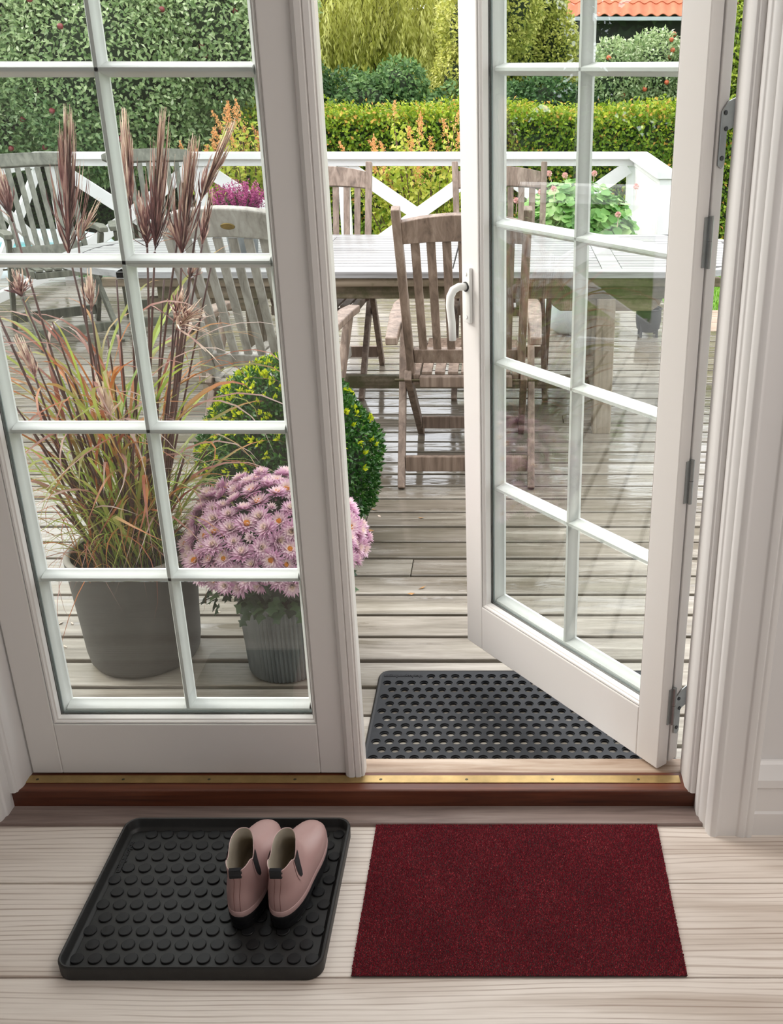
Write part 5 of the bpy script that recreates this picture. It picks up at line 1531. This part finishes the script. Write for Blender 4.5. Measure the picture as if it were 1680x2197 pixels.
# shrubs and trees behind the hedge
tree('dark_laurel', 'dark leafy bush behind the hedge left of the willow strands', (-2.3, 13.6, GZ), [(-2.55, 13.5, 1.0), (-1.9, 13.6, .9), (-2.9, 13.7, 1.4)], [(.55, .5, .75), (.6, .5, .6), (.5, .5, .7)], 11000, M['leaf_dark'], .06, .08, cat='bush')
tree('elder_bush', 'broad green bush peeping over the hedge under the willow', (-1.3, 13.2, GZ), [(-1.55, 13.2, .95), (-1.0, 13.2, .75), (-.5, 13.4, .85), (-1.9, 13.1, .7), (-1.25, 13.4, 1.25)], [(.45, .4, .5), (.5, .4, .5), (.5, .4, .5), (.4, .4, .5), (.35, .4, .35)], 11000, M['leaf_dark'], .065, .06, cat='bush', tint=.22)
tree('golden_bush', 'yellow leaved bush right of the willow', (-.35, 13.9, GZ), [(-.35, 13.9, 1.9), (-.2, 14.0, 2.6), (-.5, 13.8, 1.3), (.05, 14.1, 2.2)], [(.5, .4, .6), (.5, .5, .6), (.4, .4, .5), (.45, .4, .6)], 14000, M['leaf_yellow'], .055, .08, cat='bush')
tree('pale_pear_tree', 'pale yellow green tree behind the upper panes of the open door', (.45, 15.5, GZ), [(.15, 15.4, 1.7), (.68, 15.5, 1.75), (.45, 15.5, 2.3), (.1, 15.6, 2.3), (.75, 15.6, 1.2)], [(.42, .4, .6), (.36, .4, .55), (.42, .45, .5), (.40, .4, .5), (.36, .4, .5)], 20000, M['leaf_yellow'], .056, .12, tint=-.06)
tree('little_apple_tree', 'small apple tree with orange red apples below the tiled roof', (1.8, 13.3, GZ), [(1.3, 13.2, 1.30), (1.8, 13.3, 1.36), (2.3, 13.3, 1.32), (1.55, 13.2, .9), (2.15, 13.2, .9), (2.75, 13.4, 1.2)], [(.42, .4, .52), (.46, .4, .55), (.45, .4, .55), (.5, .4, .5), (.5, .4, .5), (.4, .4, .5)], 26000, M['leaf_apple'], .05, .10, fruit=(ap2, 40, .028), tint=.16)
tree('blue_green_bush', 'blue green bush behind the hedge, left of the little apple tree', (.6, 13.1, GZ), [(.5, 13.1, 1.0), (1.0, 13.2, .9), (.15, 13.2, .95)], [(.4, .4, .45), (.4, .4, .45), (.35, .4, .4)], 8000, M['leaf_dark'], .06, .06, cat='bush')  # uses the plain dark leaf colour
tree('right_tree', 'leafy tree seen in the gap right of the open door', (3.2, 12.6, GZ), [(2.75, 12.5, 1.7), (3.3, 12.6, 1.5), (2.85, 12.7, 2.25), (3.5, 12.6, 2.2), (2.8, 12.5, 1.25)], [(.42, .4, .5), (.5, .5, .7), (.42, .4, .45), (.5, .5, .5), (.4, .4, .4)], 18000, M['leaf_shrub'], .06, .12, tint=-.15)
# tall background trees
bgl = [('tall dark tree far behind the apple tree, at the left', -13.2, 19.5, 4.2, 1.0), ('tall dark tree far back, left of the willow', -8.5, 20.5, 3.6, 1.0), ('dark tree far back behind the willow', -3.9, 21.0, 3.4, 1.0), ('dark tree far back between willow and tiled roof', -.35, 21.5, 2.9, .55), ('dark tree far behind the gap at the right', 9.2, 18, 3.4, 1.0), ('tall dark tree at the far left edge', -18, 19, 4.6, 1.0)]
for lb, x, y, h_, q in bgl:
    tree('background_tree', lb, (x, y, GZ), [(x - 1.0 * q, y, h_ * .42), (x + 1.0 * q, y, h_ * .42), (x, y - .3, h_ * .72), (x, y - .3, h_ * .2), (x - 1.3 * q, y, h_ * .7), (x + 1.3 * q, y, h_ * .7)], [(1.3 * q, 1, h_ * .3), (1.3 * q, 1, h_ * .3), (1.3 * q, 1, h_ * .28), (1.8 * q, 1, h_ * .25), (.95 * q, .9, h_ * .24), (.95 * q, .9, h_ * .24)], 14000, M['leaf_dark'], .12, .2, group='background trees')
for lb, x, y, h_ in (('garden tree left of the deck, beyond the frame', -8.6, -1.0, 3.4), ('garden tree left of the deck, the middle one beyond the frame', -9.2, 3.8, 3.6), ('garden tree left of the deck beside the pool, beyond the frame', -9.6, 8.6, 3.8)):
    tree('side_tree', lb, (x, y, GZ), [(x, y - 1.0, h_ * .45), (x, y + 1.0, h_ * .45), (x + .3, y, h_ * .75), (x + .3, y, h_ * .15), (x + .2, y - 1.2, h_ * .15), (x + .2, y + 1.2, h_ * .15)], [(1.0, 1.3, h_ * .3), (1.0, 1.3, h_ * .3), (1.0, 1.3, h_ * .28), (1.0, 1.3, h_ * .25), (.9, 1, h_ * .22), (.9, 1, h_ * .22)], 5000, M['leaf_dark'], .15, .2, group='garden trees left of the deck')
# spirea shrubs with orange flower panicles right behind the railing
def panicle(seed):
    r_ = np.random.default_rng(seed); n = 90; t = r_.uniform(0, 1, n)
    P = np.stack([np.zeros(n), np.zeros(n), t * .17], 1) + r_.normal(0, 1, (n, 3)) * (.020 * (1 - t * .8))[:, None]
    V, F, T = leaf_arrays(P, r_.normal(0, 1, (n, 3)) + np.array([0, 0, 1.2]), r_.normal(0, 1, (n, 3)), .020, .009, r_.uniform(0, 1, n))
    return np_mesh('panicle', V, F, M['leaf_panicle'], T)
PN = [panicle(1), panicle(2)]
def spirea(base, label, n_st, rx, hgt, n):
    base = np.array(base, float)
    t = thing('spirea', label, 'shrub', tuple(base), group='spirea shrubs behind the railing')
    st_ = MB(); P_, D_, T_ = [], [], []
    for i in range(n_st):
        a = rng.uniform(0, 6.283); r1 = rx * math.sqrt(rng.uniform(0, 1)); h_ = hgt * rng.uniform(.72, 1.05) * (1 - .22 * (r1 / rx) ** 2)
        p0 = np.array([r1 * .25 * math.cos(a), r1 * .2 * math.sin(a), 0]); p1 = np.array([r1 * math.cos(a), r1 * .6 * math.sin(a), h_])
        mid = (p0 + p1) / 2 + np.array([0, 0, .08])
        st_.tube([tuple(p0), tuple(mid), tuple(p1)], [.007, .005, .003], 5)
        k = n // n_st; tt = rng.uniform(.12, 1, k)[:, None]
        q = p0 * (1 - tt) ** 2 + 2 * mid * tt * (1 - tt) + p1 * tt ** 2 + rng.normal(0, .035, (k, 3))
        P_.append(q); D_.append(rng.normal(0, 1, (k, 3)) + np.array([0, 0, .4])); T_.append(np.clip(rng.normal(.45, .22, k) + .2 * tt[:, 0], 0, 1))
        if i < n_st * .7:
            dd = Vector(p1 - mid).normalized() + Vector((rng.normal(0, .25), rng.normal(0, .2), 0))
            o_ = inst('panicle', PN[i % 2], t, p1, dd.to_track_quat('Z', 'Y').to_euler(), (rng.uniform(.8, 1.25),) * 3); o_['kind'] = 'stuff'
    o = st_.build('stems', M['stem_dark'], t); o['kind'] = 'stuff'
    P_ = np.concatenate(P_); D_ = np.concatenate(D_); T_ = np.concatenate(T_)
    leaves('foliage', t, P_, D_, rng.normal(0, .7, P_.shape) + np.array([0, -.5, .7]), rng.uniform(.035, .075, len(P_)), .034, T_, M['leaf_shrub'])
spirea((-.68, 8.95, GZ), 'yellow green shrub with orange flower tips behind the middle railing bay', 50, .66, 1.48, 4600)
spirea((-2.15, 9.0, GZ), 'yellow green shrub with orange flower tips behind the heather, left of the middle shrub', 44, .58, 1.52, 4200)
tree('low_garden_shrub', 'low leafy plant beside the left railing', (-4.0, 7.2, GZ), [(-4.0, 7.2, -.1), (-3.85, 6.8, -.15)], [(.28, .28, .3), (.25, .25, .25)], 900, M['leaf_green'], .06, 0, cat='plant')

# ---- neighbour's house with an orange pantile roof
hs = thing('neighbour_house', 'dark timber house with an orange tiled roof at the top right', 'house', (3.4, 20.5, GZ))
o3 = Vector((3.4, 20.5, GZ))
def hp(name, f, mat, bevel=0.0):
    m_ = MB(); f(m_); m_.v = [tuple(Vector(p) - o3) for p in m_.v]; return m_.build(name, mat, hs, bevel=bevel)
EZ = 2.30; EY = 20.0; HX0, HX1 = 1.10, 6.2; pitch = R(42)
hp('wall', lambda m: m.box(HX0 + .15, HX1, EY + .35, EY + 5, GZ, EZ + .15), M['dark_timber'])
hp('gutter', lambda m: m.box(HX0, HX1, EY - .06, EY + .02, EZ - .05, EZ + .01), M['gutter'])
hp('roof_deck', lambda m: m.add([(HX0, EY + .06, EZ - .02), (HX1, EY + .06, EZ - .02), (HX1, EY + 2.6, EZ - .02 + 2.54 * math.tan(pitch)), (HX0, EY + 2.6, EZ - .02 + 2.54 * math.tan(pitch))], [(0, 1, 2, 3)]), M['dark_timber'])
# one pantile: S profile, laid in courses
tlm = MB(); NP = 8; prof = [(-.105 + .21 * k / NP, .026 * math.sin(2 * math.pi * k / NP) + .0) for k in range(NP + 1)]
vs = [(x, y_, z + dz) for (y_, dz) in ((0, .018), (.36, 0.0)) for x, z in prof] + [(x, 0, z + .002) for x, z in prof]
k_ = NP + 1
tlm.add(vs, [(i, i + 1, k_ + i + 1, k_ + i) for i in range(NP)] + [(2 * k_ + i, 2 * k_ + i + 1, i + 1, i) for i in range(NP)])
tile_me = tlm.mesh('roof_tile', M['tile_orange'], recalc=False, smooth=60)
for r_i in range(7):
    for c_i in range(24):
        s = r_i * .31
        inst('roof_tile', tile_me, hs, Vector((HX0 + .11 + c_i * .205, EY - .01 + s * math.cos(pitch), EZ + .03 + s * math.sin(pitch))) - o3, (pitch, 0, 0))
